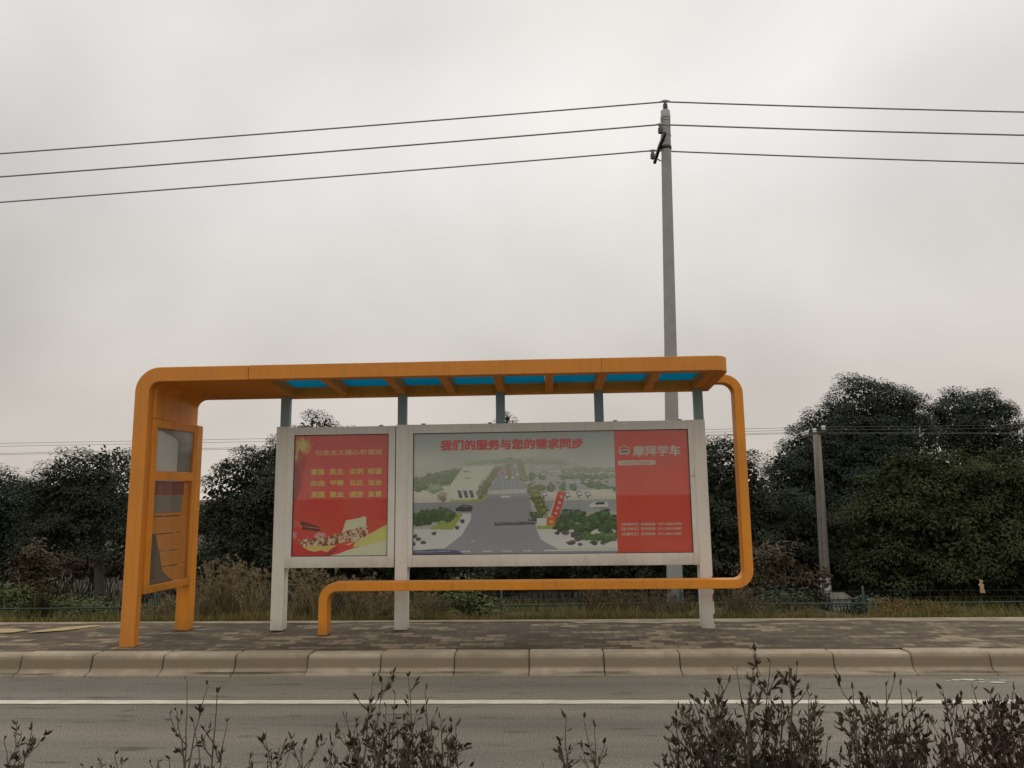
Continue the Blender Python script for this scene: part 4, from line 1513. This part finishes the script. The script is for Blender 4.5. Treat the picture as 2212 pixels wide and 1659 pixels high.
# ------------------------------------------------------------------ green wire fence beyond the verge
FN = thing('wire_fence', (0, 11, ground_z(0, 11)), 'low green wire mesh fence running behind the verge grass', 'fence')
YN = 11.0
bm = bmesh.new()
for z in (-0.085,):
    tube(bm, [(x, YN, z + .01 * math.sin(x)) for x in np.linspace(-9, 13, 45)], 0.013, 6)
done('top_rail', bm, M['green'], FN)
bm = bmesh.new()
for x in np.arange(-9, 13.01, 0.11):
    tube(bm, [(x, YN - .01, -0.62), (x, YN - .01, 0.12)], 0.0012, 3, caps=False)
for z in np.arange(-0.60, 0.13, 0.085):
    tube(bm, [(-9, YN - .016, z), (13, YN - .016, z)], 0.0014, 3, caps=False)
done('wire_mesh', bm, M['green'], FN)
for x in np.arange(-8.4, 13, 2.57):
    bm = bmesh.new()
    tube(bm, [(x, YN + .03, -0.75), (x, YN + .03, 0.14)], 0.017, 8)
    done('post', bm, M['green'], FN)


# ------------------------------------------------------------------ trees
def crown(lobes, leaf, seed, dens=1.0, droop=0.25, fill=1.0):
    """leaf sprays over the surface of several lobes; lobes = [(centre, rx, ry, rz)]"""
    g = np.random.default_rng(seed)
    Ps, As, Ns, Ls = [], [], [], []
    for c, rx, ry, rz in lobes:
        c = np.array(c)
        rad = np.array([rx, ry, rz])
        area = 4 * math.pi * ((rx * ry) ** 1.6 + (rx * rz) ** 1.6 + (ry * rz) ** 1.6) ** (1 / 1.6) / 3 ** (1 / 1.6)
        nc = max(8, int(area * 4.6 * dens))
        d = unit(g.normal(size=(nc, 3)))
        d[:, 2] = np.where(d[:, 2] < -0.55, -d[:, 2] * .6, d[:, 2])
        d = unit(d)
        bump = 1 + 0.10 * np.sin(d[:, 0] * 5 + seed) * np.sin(d[:, 2] * 6 + c[0]) + g.normal(size=nc) * 0.04
        cc = c + d * rad * bump[:, None] * 0.94
        cr_ = g.uniform(0.17, 0.34, nc) * (0.75 + 0.25 * min(rx, rz))
        per = (74 * (cr_ / 0.26) ** 2 * (0.085 / leaf) ** 1.5).astype(int) + 14
        idx = np.repeat(np.arange(nc), per)
        n = len(idx)
        o = unit(g.normal(size=(n, 3)))
        o = o + d[idx] * 0.55
        o[:, 2] += 0.25
        o = unit(o)
        rr = cr_[idx] * g.random(n) ** 0.45
        flat_ = np.array([1.15, 1.15, 0.72])
        p = cc[idx] + o * rr[:, None] * flat_
        a = o * 0.9 + g.normal(size=(n, 3)) * 0.55 + d[idx] * 0.3
        a[:, 2] -= droop
        nn_ = unit(o * 0.55 + d[idx] * 0.35 + np.array([0, 0, 0.8]) + g.normal(size=(n, 3)) * 0.22)
        a = unit(a)
        a = a - nn_ * (a * nn_).sum(1, keepdims=True) * 0.85
        Ps.append(p)
        As.append(a)
        Ns.append(nn_)
        Ls.append(leaf * g.uniform(0.65, 1.25, n))
        # inner foliage that closes the crown
        vol = 4.19 * rx * ry * rz
        ni = int(vol * 520 * fill) + 20
        q = unit(g.normal(size=(ni, 3))) * (g.random(ni) ** 0.36)[:, None] * 0.93
        Ps.append(c + q * rad)
        As.append(g.normal(size=(ni, 3)))
        Ns.append(g.normal(size=(ni, 3)))
        Ls.append(leaf * g.uniform(1.5, 2.4, ni))
    P_, A_, N_, L_ = map(np.concatenate, (Ps, As, Ns, Ls))
    return leaf_quads(P_, A_, N_, L_, L_ * 0.52)


def tree(name, label, Y, lobes_px, trunk_px, leaf_m, leaf=0.066, seed=1, dens=1.0, tr=0.13, group='trees behind the shelter', depth=0.9, fill=1.0):
    """lobes_px = [(px, py, half width px, half height px, extra depth)]"""
    L = []
    s = Y / 1597 * 1.01
    for q in lobes_px:
        c = at(q[0], q[1], Y + (q[4] if len(q) > 4 else 0))
        L.append(((c.x, c.y, c.z), q[2] * s, max(.5, q[2] * s * depth), q[3] * s))
    b = at(trunk_px, 1200, Y)
    gz = float(ground_z(b.x, Y))
    root = thing(name, (b.x, Y, gz), label, 'tree', group)
    bm = bmesh.new()
    zt = max(l[0][2] for l in L)
    mid = V3(b.x + random.uniform(-.15, .15), Y, gz + (zt - gz) * 0.42)
    tube(bm, [(b.x, Y, gz - .1), (b.x + .02, Y, gz + .15), (mid.x * .5 + b.x * .5, Y, (gz + mid.z) / 2), mid], [tr * 1.35, tr, tr * .85, tr * .7], 9)
    for l in L:
        c = V3(*l[0])
        e = c + V3(random.uniform(-.3, .3) * l[1], random.uniform(-.3, .3) * l[2], l[3] * .45)
        w = mid.lerp(e, .5) + V3(random.uniform(-.15, .15), random.uniform(-.15, .15), -.08)
        tube(bm, [mid, w, e], [tr * .5, tr * .34, tr * .1], 6)
        for k in range(4):
            u = c + V3(random.uniform(-.8, .8) * l[1], random.uniform(-.8, .8) * l[2], random.uniform(-.2, .8) * l[3])
            tube(bm, [w, w.lerp(u, .55) + V3(0, 0, .06), u], [tr * .22, tr * .15, tr * .04], 5)
    done('trunk', bm, M['bark'], root)
    V, F = crown(L, leaf, seed, dens, fill=fill)
    np_mesh('crown', V, F, leaf_m, root)
    return root


T = tree
T('broadleaf_tree', 'round dark evergreen tree cut by the left edge of the photograph', 20, [(-20, 1120, 105, 110), (55, 1160, 60, 95), (-60, 1220, 80, 70)], -10, M['leaf_blue'], seed=2)
T('broadleaf_tree', 'dark evergreen tree with a leaning trunk, left of the orange side panel', 18, [(160, 1075, 82, 100), (238, 1040, 62, 80), (128, 1110, 68, 85), (235, 1150, 72, 75), (100, 1160, 58, 60)], 222, M['leaf_dark'], seed=3)
T('broadleaf_tree', 'domed dark evergreen tree between orange side panel and red poster', 17, [(520, 1090, 82, 112), (600, 1050, 80, 95), (640, 1110, 110, 110), (490, 1160, 62, 85), (560, 1200, 90, 60)], 570, M['leaf_dark'], seed=4)
T('broadleaf_tree', 'tree whose top shows just above the red poster case', 23, [(686, 990, 62, 98), (640, 1010, 60, 85), (750, 1020, 36, 98), (700, 1080, 110, 90)], 690, M['leaf_dark'], seed=5)
T('broadleaf_tree', 'dark tree mostly hidden behind the left half of the street view poster', 19, [(850, 1080, 100, 105), (930, 1110, 90, 100), (780, 1150, 90, 80), (880, 1190, 120, 60)], 860, M['leaf_dark'], seed=6)
T('broadleaf_tree', 'tree with one twig tip above the middle of the large poster case', 22, [(1085, 1050, 80, 115), (1093, 925, 16, 32), (1020, 1110, 80, 90), (1150, 1130, 80, 80)], 1080, M['leaf_dark'], seed=7)
T('broadleaf_tree', 'dark tree hidden behind the right half of the street view poster', 18, [(1260, 1090, 100, 100), (1340, 1120, 80, 95), (1200, 1170, 90, 70), (1300, 1200, 110, 50)], 1290, M['leaf_dark'], seed=8)
T('broadleaf_tree', 'dark tree framed inside the right bend of the orange rail', 18, [(1560, 1050, 78, 100), (1500, 1070, 70, 110), (1610, 1090, 60, 85), (1550, 1160, 120, 90)], 1560, M['leaf_dark'], seed=9)
T('broadleaf_tree', 'tallest tree with a broad domed crown right of the shelter', 21, [(1885, 925, 92, 105), (1800, 975, 88, 95), (1945, 950, 70, 100), (1735, 1045, 75, 100), (1860, 1050, 130, 110), (1690, 1100, 60, 95), (1780, 1150, 110, 100)], 1840, M['leaf_blue'], seed=10, dens=1.1)
T('broadleaf_tree', 'second tallest domed tree near the right edge, sky gaps at its foot', 23, [(2090, 915, 82, 72), (2125, 935, 66, 85), (2050, 950, 55, 75), (2150, 1000, 55, 55)], 2100, M['leaf_blue'], seed=11, dens=0.9, fill=.7)
T('broadleaf_tree', 'lighter green bushy tree in front of the tall ones at the right', 16, [(1965, 1080, 95, 100), (2080, 1060, 100, 85), (2180, 1090, 80, 110), (1890, 1150, 70, 85), (2050, 1170, 150, 100), (1930, 1230, 90, 60), (2180, 1210, 90, 80)], 2040, M['leaf_green'], leaf=0.068, seed=12, dens=1.15)
T('broadleaf_tree', 'dark low tree directly behind the short concrete pole', 18.5, [(1720, 1150, 85, 100), (1800, 1190, 85, 85), (1660, 1180, 60, 90), (1840, 1240, 60, 50)], 1745, M['leaf_dark'], seed=13)
T('broadleaf_tree', 'thin half bare tree at the right edge of the photograph', 22, [(2215, 975, 45, 55), (2240, 1050, 60, 80)], 2225, M['leaf_blue'], seed=14, dens=.8, fill=.3)

# bare twigs above the right edge tree
bt = thing('bare_tree', at(2188, 1100, 24), 'leafless twiggy treetop showing between the two right hand crowns', 'tree')
bm = bmesh.new()
b0 = at(2190, 1100, 24)
for k in range(16):
    e = at(2190 + random.uniform(-28, 40), random.uniform(888, 950), 24)
    m_ = b0.lerp(e, .55) + V3(random.uniform(-.12, .12), random.uniform(-.3, .3), 0)
    tube(bm, [b0, m_, e], [.03, .014, .004], 4)
    for j in range(4):
        s_ = m_.lerp(e, random.uniform(.1, .9))
        tube(bm, [s_, s_ + V3(random.uniform(-.25, .25), random.uniform(-.2, .2), random.uniform(.1, .35))], [.007, .003], 3)
tube(bm, [(b0.x, b0.y, -1.1), (b0.x, b0.y, b0.z)], [.09, .04], 7)
done('branches', bm, M['twig'], bt)


def bush(label, Y, lobes_px, m, leaf=0.07, seed=1, dens=1.0, name='wild_shrub', group='shrubs below the trees', cat='shrub'):
    L = []
    s = Y / 1597 * 1.01
    for q in lobes_px:
        c = at(q[0], q[1], Y)
        L.append(((c.x, c.y, c.z), q[2] * s, max(.25, q[2] * s * .7), q[3] * s))
    b = at(lobes_px[0][0], 1200, Y)
    gz = float(ground_z(b.x, Y))
    root = thing(name, (b.x, Y, gz), label, cat, group)
    bm = bmesh.new()
    for l in L:
        for k in range(5):
            e = V3(*l[0]) + V3(random.uniform(-.7, .7) * l[1], random.uniform(-.6, .6) * l[2], random.uniform(-.1, .8) * l[3])
            s_ = V3(b.x + (l[0][0] - b.x) * .5 + random.uniform(-.15, .15), Y + random.uniform(-.1, .1), gz - .05)
            tube(bm, [s_, s_.lerp(e, .5) + V3(random.uniform(-.1, .1), 0, .05), e], [.018, .012, .004], 5)
    done('stems', bm, M['twig'], root)
    V, F = crown(L, leaf, seed, dens)
    np_mesh('foliage', V, F, m, root)
    return root


bush('dark shrub low between the orange legs and the white post', 17.5, [(470, 1235, 70, 55), (540, 1245, 80, 60)], M['leaf_low'], seed=31)
bush('dark shrub filling the gap under the red poster case', 18.5, [(700, 1240, 90, 60), (790, 1250, 90, 60)], M['leaf_low'], seed=32)
bush('dark shrub under the left half of the large poster case', 19, [(960, 1245, 100, 60), (890, 1255, 60, 60)], M['leaf_low'], seed=33)
bush('dark shrub under the middle of the large poster case', 20, [(1140, 1245, 100, 60), (1230, 1250, 60, 55)], M['leaf_low'], seed=34)
bush('dark shrub behind the foot of the tall power pole', 18, [(1400, 1240, 100, 65), (1500, 1235, 80, 70)], M['leaf_low'], seed=35)
bush('reddish brown shrub right of the orange rail bend', 13.5, [(1685, 1225, 55, 45), (1640, 1265, 50, 50), (1735, 1270, 45, 45)], M['leaf_brown'], seed=36, dens=.8)
bush('dark shrub behind the grey utility box', 18.2, [(1830, 1275, 70, 50), (1760, 1280, 50, 40)], M['leaf_low'], seed=37)
bush('dark green shrub behind the right stretch of green fence', 16.3, [(1950, 1285, 95, 50), (2060, 1280, 90, 50)], M['leaf_low'], seed=38)
bush('dark shrub behind the fence at the right edge of the photograph', 16.3, [(2170, 1275, 90, 55), (2260, 1270, 80, 60)], M['leaf_low'], seed=39)
bush('tall yellow brown bush at the far left', 14, [(70, 1210, 32, 42), (85, 1265, 30, 45), (50, 1250, 28, 40)], M['leaf_brown'], leaf=.08, seed=40, dens=.55)
bush('brown undergrowth at the foot of the leaning trunk', 20, [(150, 1222, 60, 34), (215, 1228, 55, 30)], M['leaf_brown'], leaf=.07, seed=46, dens=.9)
bush('brown undergrowth seen between the two orange legs', 20, [(300, 1225, 60, 32), (355, 1230, 50, 30)], M['leaf_brown'], leaf=.07, seed=47, dens=.9)
bush('dark green shrub low at the left edge of the photograph', 13, [(-10, 1290, 70, 28), (60, 1305, 50, 22)], M['leaf_weed'], leaf=.07, seed=41)
bush('low green shrub left of the front orange leg', 12, [(215, 1315, 45, 22), (160, 1318, 40, 18)], M['leaf_weed'], leaf=.06, seed=42)
bush('fresh green shrub under the large poster, behind the orange rail', 10.2, [(1010, 1300, 42, 32), (1040, 1325, 30, 20)], M['leaf_weed'], leaf=.06, seed=43)
bush('dark green shrub right of the rail bend, near the short pole', 12.5, [(1700, 1300, 45, 25), (1650, 1308, 40, 22)], M['leaf_low'], leaf=.07, seed=44)
bush('dark green low shrub right of the grey box', 12, [(1895, 1314, 38, 20)], M['leaf_low'], leaf=.07, seed=45)

# far belt of woodland closing the view between the nearer crowns
g = np.random.default_rng(77)
n = 60000
X = g.uniform(-120, 110, n)
hgt_ = 2.0 + 0.7 * np.sin(X * 0.35) + 0.4 * np.sin(X * 1.1 + 2)
Z = -0.8 + (hgt_ + 0.8) * g.random(n) ** 0.7
Pw = np.stack([X, 44 + g.uniform(-2, 2, n) + 2 * np.sin(X * .6), Z], 1)
Aw = g.normal(size=(n, 3))
V, F = leaf_quads(Pw, Aw, g.normal(size=(n, 3)) + [0, -.4, .6], g.uniform(.25, .5, n), g.uniform(.2, .34, n))
tag(np_mesh('distant_woodland', V, F, M['leaf_blue']), 'distant belt of dark woodland behind the trees', 'woodland', kind='stuff')


# ------------------------------------------------------------------ dry reeds, dead weeds, verge grass
def blades(P0, H, lean, w, g, segs=3):
    """tapering curved blades: returns V, F quads"""
    n = len(P0)
    ang = g.uniform(0, 2 * math.pi, n)
    d = np.stack([np.cos(ang), np.sin(ang), np.zeros(n)], 1)
    side = np.stack([-np.sin(ang + g.uniform(-1, 1, n)), np.cos(ang), np.zeros(n)], 1)
    rows = []
    for k in range(segs + 1):
        t = k / segs
        c = P0 + np.stack([np.zeros(n), np.zeros(n), H * t * (1 - .25 * lean * t)], 1) + d * (H * lean * t ** 2)[:, None]
        ww = (w * (1 - t * .88))[:, None]
        rows += [c - side * ww, c + side * ww]
    V = np.stack(rows, 1)
    F = []
    for k in range(segs):
        F.append(np.array([2 * k, 2 * k + 1, 2 * k + 3, 2 * k + 2]))
    F = (np.arange(n)[:, None, None] * (2 * (segs + 1)) + np.array(F)[None]).reshape(-1, 4)
    return V.reshape(-1, 3), F


def reed_clump(px, wpx, top, Y, label, seed, n=230, m='reed', plume=0.35):
    g = np.random.default_rng(seed)
    c = at(px, 1300, Y)
    gz = float(ground_z(c.x, Y))
    root = thing('reed_clump', (c.x, Y, gz), label, 'reeds', 'dry reeds behind the pavement')
    w = wpx * Y / 1597
    ht = at(px, top, Y).z - gz
    P0 = np.stack([c.x + np.clip(g.normal(size=n), -1.5, 1.5) * w * .34, Y + g.normal(size=n) * .22, np.full(n, gz - .03)], 1)
    Hh = ht * g.uniform(.45, 1.0, n)
    lean = g.uniform(.05, .55, n)
    st = g.bit_generator.state
    V, F = blades(P0, Hh, lean, g.uniform(.003, .008, n), g, 4)
    np_mesh('blades', V, F, M[m], root)
    # drooping seed heads at the tips of some stems
    if plume:
        tips = V.reshape(n, -1, 3)[:, -2:].mean(1)
        pre = V.reshape(n, -1, 3)[:, -4:-2].mean(1)
        pick = np.where(g.random(n) < plume)[0]
        k = 34
        idx = np.repeat(pick, k)
        t = g.random(len(idx))
        dd = unit(tips[idx] - pre[idx])
        Ln = .16
        base_ = tips[idx] + dd * (t * Ln)[:, None] + np.stack([np.zeros(len(idx)), np.zeros(len(idx)), -.09 * t ** 2], 1)
        a = dd * .8 + g.normal(size=(len(idx), 3)) * .55 + [0, 0, -.3]
        V2, F2 = leaf_quads(base_, a, g.normal(size=(len(idx), 3)), g.uniform(.018, .04, len(idx)), g.uniform(.005, .010, len(idx)))
        np_mesh('seed_heads', V2, F2, M[m], root)
    return root


for i, (px, w, top, Y, lb) in enumerate((
        (455, 26, 1215, 9.6, 'dry reeds right behind the rear orange leg'),
        (505, 30, 1200, 9.9, 'dry plumed reeds midway between the rear orange leg and white post'),
        (560, 26, 1225, 9.5, 'dry reeds just left of the left white post'),
        (655, 26, 1222, 9.6, 'dry reeds right of the left white post'),
        (705, 28, 1235, 9.4, 'dry reeds behind the bend of the orange rail'),
        (770, 30, 1240, 9.8, 'dry reeds under the middle of the red poster case'),
        (825, 24, 1262, 9.3, 'dry reeds just left of the middle white post'),
        (912, 24, 1275, 9.2, 'short dry reeds just right of the middle white post'),
        (355, 22, 1295, 9.8, 'short dry reeds seen between the two orange legs'))):
    reed_clump(px, w, top, Y, lb, 500 + i)
for i, (px, w, top, Y, lb) in enumerate((
        (1285, 22, 1245, 10.4, 'brown dead weeds left of the tall power pole foot'),
        (1340, 26, 1268, 9.9, 'tangled dead weeds in front of the power pole, left side'),
        (1405, 28, 1262, 10.2, 'tangled dead weeds hiding the foot of the power pole'),
        (1465, 24, 1275, 9.8, 'dead weeds just left of the right white post'),
        (1590, 30, 1262, 10.2, 'brown dead weeds just right of the right white post'),
        (1640, 30, 1282, 9.9, 'low dead weeds under the right end of the orange rail'),
        (950, 20, 1305, 9.3, 'low brown weeds left of the fresh green shrub'),
        (1752, 20, 1312, 9.3, 'low brown weeds just left of the short pole foot'),
        (1935, 24, 1300, 9.2, 'straw coloured weeds in front of the right fence, left group'),
        (2015, 24, 1306, 9.2, 'straw coloured weeds in front of the right fence, right group'),
        (95, 24, 1225, 12.2, 'tall brown weeds near the left edge of the photograph'))):
    r_ = reed_clump(px, w, top, Y, lb, 600 + i, 420 if 'straw' in lb else 260, 'straw' if 'straw' in lb else 'deadweed', 0.12)
    if 'left edge' in lb:
        for ch in r_.children:
            ch.data.materials[0] = M['field']
    r_.name = 'weed_clump'
    r_['group'] = 'dead weeds along the fence'
    r_['category'] = 'weeds'
reed_clump(1292, 9, 1296, 9.0, 'bright yellow green grass tuft under the large poster', 650, 40, 'leaf_yellow', 0).name = 'grass_tuft'

g = np.random.default_rng(5)
n = 42000
X = g.uniform(-9, 11, n)
Yv = 8.20 + np.abs(g.normal(size=n)) * 0.55
P0 = np.stack([X, Yv, ground_z(X, Yv) - .01], 1)
patch = 0.55 + 0.45 * np.sin(X * 2.3) * np.sin(X * .9 + 1) + 0.25 * np.sin(X * 6.1 + Yv * 4)
Hh = np.clip(g.uniform(.04, .11, n) * (0.8 + .7 * patch), .025, .17) * np.where((X > 4.2) & (X < 7), .6, 1)
Hh *= np.where(Yv < 8.27, .6, 1)
V, F = blades(P0, Hh, g.uniform(.1, .8, n), g.uniform(.002, .0045, n), g, 2)
tag(np_mesh('verge_grass', V, F, M['grass']), 'ragged green and straw coloured grass along the back of the pavement', 'grass', kind='stuff')
n = 24000
X = g.uniform(-14, 15, n)
Yv = g.uniform(8.9, 15.5, n)
P0 = np.stack([X, Yv, ground_z(X, Yv) - .01], 1)
V, F = blades(P0, g.uniform(.08, .3, n) * np.where(np.abs(X / Yv - .374) < .035, .25, 1), g.uniform(.1, .8, n), g.uniform(.003, .007, n), g, 2)
tag(np_mesh('rough_grass', V, F, M['grass']), 'rough unmown grass on the sloping ground under the trees', 'grass', kind='stuff')

n = 30000
X = g.uniform(-30, 30, n)
Yv = g.uniform(14, 34, n)
P0 = np.stack([X, Yv, ground_z(X, Yv) - .01], 1)
V, F = blades(P0, g.uniform(.2, .6, n), g.uniform(.1, .8, n), g.uniform(.008, .02, n), g, 2)
tag(np_mesh('field_grass', V, F, M['field']), 'brown dry grass of the field under and beyond the trees', 'grass', kind='stuff')

# tan scrap caught in the foliage at the right
bm = bmesh.new()
out = [(-.05, -.12), (.07, -.12), (.05, -.02), (.07, .05), (.03, .07), (.05, .10), (.07, .13), (.02, .14), (.0, .17), (-.02, .12), (-.01, .08), (-.06, .05), (-.03, 0)]
c = at(2120, 1268, 12.0)
fa = [bm.verts.new((c.x + x * .66, c.y + .02 * math.sin(7 * z), c.z + z * .72)) for x, z in out]
fb = [bm.verts.new((c.x + x * .66, c.y + .004 + .02 * math.sin(7 * z), c.z + z * .72)) for x, z in out]
bm.faces.new(fa)
bm.faces.new(fb[::-1])
for i in range(len(out)):
    bm.faces.new((fa[i], fa[(i + 1) % len(out)], fb[(i + 1) % len(out)], fb[i]))
tag(done('paper_scrap', bm, M['paper']), 'small torn tan scrap caught in the dark foliage at the right', 'scrap')


# ------------------------------------------------------------------ shrubs on the central reservation, close to the camera
def shrub(label, Y, base_px, tips, seed, leaf=0.030, per=46, extra=0, box=None, m='shrub_leaf', twig='twig', side=1.0):
    """stems run from the bed to given tips and carry side twigs with upright pointed leaves"""
    g = random.Random(seed)
    b = at(base_px, 1500, Y)
    z0 = 0.10
    root = thing('planted_shrub', (b.x, Y, z0), label, 'shrub', 'shrubs on the central reservation')
    bm = bmesh.new()
    LP, LA = [], []
    T_ = [at(x, y, Y + g.uniform(-.16, .16)) for x, y in tips]
    if box:
        for k in range(extra):
            x = g.uniform(box[0], box[1])
            T_.append(at(x, g.uniform(box[2], box[3]), Y + g.uniform(-.25, .25)))
    for e in T_:
        s_ = V3(b.x + (e.x - b.x) * g.uniform(.25, .6) + g.uniform(-.03, .03), Y + g.uniform(-.08, .08), z0 - .02)
        bow = V3(g.uniform(-.05, .05), g.uniform(-.05, .05), 0)
        N_ = 14
        pts = []
        for k in range(N_ + 1):
            t = k / N_
            p = s_.lerp(e, t) + bow * math.sin(math.pi * t) + V3(g.uniform(-1, 1), g.uniform(-1, 1), 0) * .0035
            pts.append(p)
        tube(bm, pts, [.0048 * (1 - t / N_) + .0013 for t in range(N_ + 1)], 5)
        d0 = (e - s_).normalized()

        def leafy(q, ee, dr, n_al, n_tip):
            for j in range(n_al):
                u = g.uniform(.3, .95)
                LP.append(q.lerp(ee, u))
                LA.append(dr * .8 + V3(g.uniform(-1, 1), g.uniform(-1, 1), g.uniform(-.3, .8)))
            for j in range(n_tip):
                LP.append(ee.copy())
                LA.append(dr * .8 + V3(g.uniform(-1, 1), g.uniform(-1, 1), g.uniform(-.2, .7)) * .9)

        nside = max(3, int(per * side / 5.0))
        for k in range(nside):
            t = g.uniform(.34, .95)
            q = pts[int(t * N_)]
            az = g.uniform(0, 2 * math.pi)
            L = g.uniform(.05, .20) * (1.3 - t * .85)
            dr = (d0 + V3(math.cos(az), math.sin(az), g.uniform(-.2, .3)) * g.uniform(.55, 1.3)).normalized()
            kink = q + dr * L * .5 + V3(g.uniform(-1, 1), g.uniform(-1, 1), 0) * L * .06
            d2 = (dr + V3(0, 0, g.uniform(.2, .7))).normalized()
            ee = kink + d2 * L * .5
            tube(bm, [q, kink, ee], [.0023, .0018, .001], 4)
            leafy(q, kink, dr, 1, 0)
            leafy(kink, ee, d2, g.randint(1, 3), g.randint(1, 3))
            for j in range(g.randint(0, 2)):
                az = g.uniform(0, 2 * math.pi)
                d3 = (d2 + V3(math.cos(az), math.sin(az), .1) * g.uniform(.6, 1.1)).normalized()
                p0 = q.lerp(kink, g.uniform(.4, 1.0))
                p1 = p0 + d3 * L * g.uniform(.25, .5)
                tube(bm, [p0, p1], [.0014, .0008], 3)
                leafy(p0, p1, d3, g.randint(1, 2), g.randint(1, 3))
        for j in range(per // 5):
            t = g.uniform(.45, .97)
            LP.append(pts[int(t * N_)].copy())
            az = g.uniform(0, 6.28)
            LA.append(d0 * .6 + V3(math.cos(az), math.sin(az), g.uniform(-.1, .5)) * g.uniform(.6, 1.3))
        for j in range(2):
            LP.append(e.copy())
            LA.append(d0 + V3(g.uniform(-1, 1), g.uniform(-1, 1), g.uniform(-.2, .6)) * .8)
    done('stems', bm, M[twig], root)
    r2 = np.random.default_rng(seed)
    Pn = np.array([tuple(p) for p in LP])
    An = unit(np.array([tuple(p) for p in LA]))
    n = len(Pn)
    Nn = r2.normal(size=(n, 3))
    Ls = leaf * r2.uniform(.55, 1.2, n)
    Wd = Ls * r2.uniform(.30, .46, n)
    B = unit(np.cross(An, Nn))
    Nr = np.cross(B, An)
    L1, W1 = Ls[:, None], Wd[:, None]
    curl = (r2.uniform(-.1, .22, n))[:, None]
    mid = lambda t: Pn + An * L1 * t + Nr * L1 * curl * t * t
    rowsV = [Pn, mid(.3) + B * W1 * .42 + Nr * W1 * .16, mid(.3) - B * W1 * .42 + Nr * W1 * .16,
             mid(.62) + B * W1 * .40 + Nr * W1 * .16, mid(.62) - B * W1 * .40 + Nr * W1 * .16, mid(1.0), mid(.3), mid(.62)]
    V = np.stack(rowsV, 1).reshape(-1, 3)
    pat = np.array([[0, 1, 6, 6], [0, 6, 2, 2], [1, 3, 7, 6], [6, 7, 4, 2], [3, 5, 7, 7], [7, 5, 4, 4]])
    tri = np.array([[0, 1, 6], [0, 6, 2], [1, 3, 7], [1, 7, 6], [6, 7, 4], [6, 4, 2], [3, 5, 7], [7, 5, 4]])
    F = (np.arange(n)[:, None, None] * 8 + tri[None]).reshape(-1, 3)
    np_mesh('leaves', V, F, M[m], root)
    return root


shrub('leafy shrub cut by the left edge in the foreground', 2.75, 10, [(68, 1578), (45, 1590), (8, 1600), (25, 1632), (-30, 1610)], 1, extra=5, box=(-60, 60, 1610, 1720), per=30)
shrub('tall nearly bare twiggy plant in the left foreground', 2.7, 462, [(403, 1468), (448, 1480), (470, 1498), (380, 1535), (490, 1560), (368, 1640), (418, 1560)], 2, per=9, side=.7, leaf=.026)
shrub('tiny bare sprigs low beside the twiggy plant', 2.65, 300, [(250, 1630), (215, 1640), (325, 1650), (180, 1655)], 3, per=6, leaf=.02)
shrub('low loose shrub left of the dense dark one', 2.75, 620, [(572, 1598), (600, 1632), (655, 1610), (685, 1605), (540, 1640), (715, 1600)], 4, extra=8, box=(545, 740, 1625, 1740), per=24)
shrub('dense dark shrub left of centre in the foreground', 2.75, 860, [(806, 1462), (825, 1475), (855, 1500), (882, 1462), (920, 1492), (940, 1545), (985, 1570), (770, 1560), (745, 1595), (990, 1620), (900, 1540), (835, 1530)], 5, extra=26, box=(745, 985, 1545, 1740), per=44)
shrub('thin sparse shrub alone right of centre in the foreground', 2.7, 1262, [(1222, 1552), (1262, 1552), (1285, 1572), (1305, 1608), (1212, 1622)], 6, per=16, leaf=.03)
shrub('largest dark shrub in the foreground, tip reaching the kerb', 2.8, 1600, [(1632, 1408), (1590, 1450), (1665, 1432), (1705, 1450), (1722, 1440), (1555, 1480), (1500, 1510), (1462, 1560), (1440, 1600), (1748, 1505), (1770, 1550), (1620, 1470), (1690, 1500), (1530, 1545)], 7, extra=44, box=(1440, 1770, 1500, 1740), per=46)
shrub('dark shrub with upright tips right of the largest one', 2.75, 1900, [(1842, 1490), (1880, 1512), (1915, 1485), (1945, 1482), (1968, 1500), (1990, 1540), (1830, 1540), (1870, 1560), (1940, 1550)], 8, extra=26, box=(1825, 2010, 1520, 1740), per=44)
shrub('reddish leaved shrub at the right edge of the foreground', 2.7, 2120, [(2035, 1490), (2075, 1505), (2105, 1490), (2140, 1500), (2190, 1492), (2165, 1530), (2040, 1560), (2215, 1510), (2090, 1550)], 9, extra=30, box=(2020, 2240, 1520, 1740), per=46, m='shrub_red', twig='red_twig')
shrub('low leafy shrub filling the gap between the two right hand ones', 2.65, 1795, [(1790, 1600), (1760, 1625), (1815, 1628), (1740, 1640)], 10, extra=10, box=(1725, 1840, 1625, 1740), per=26)
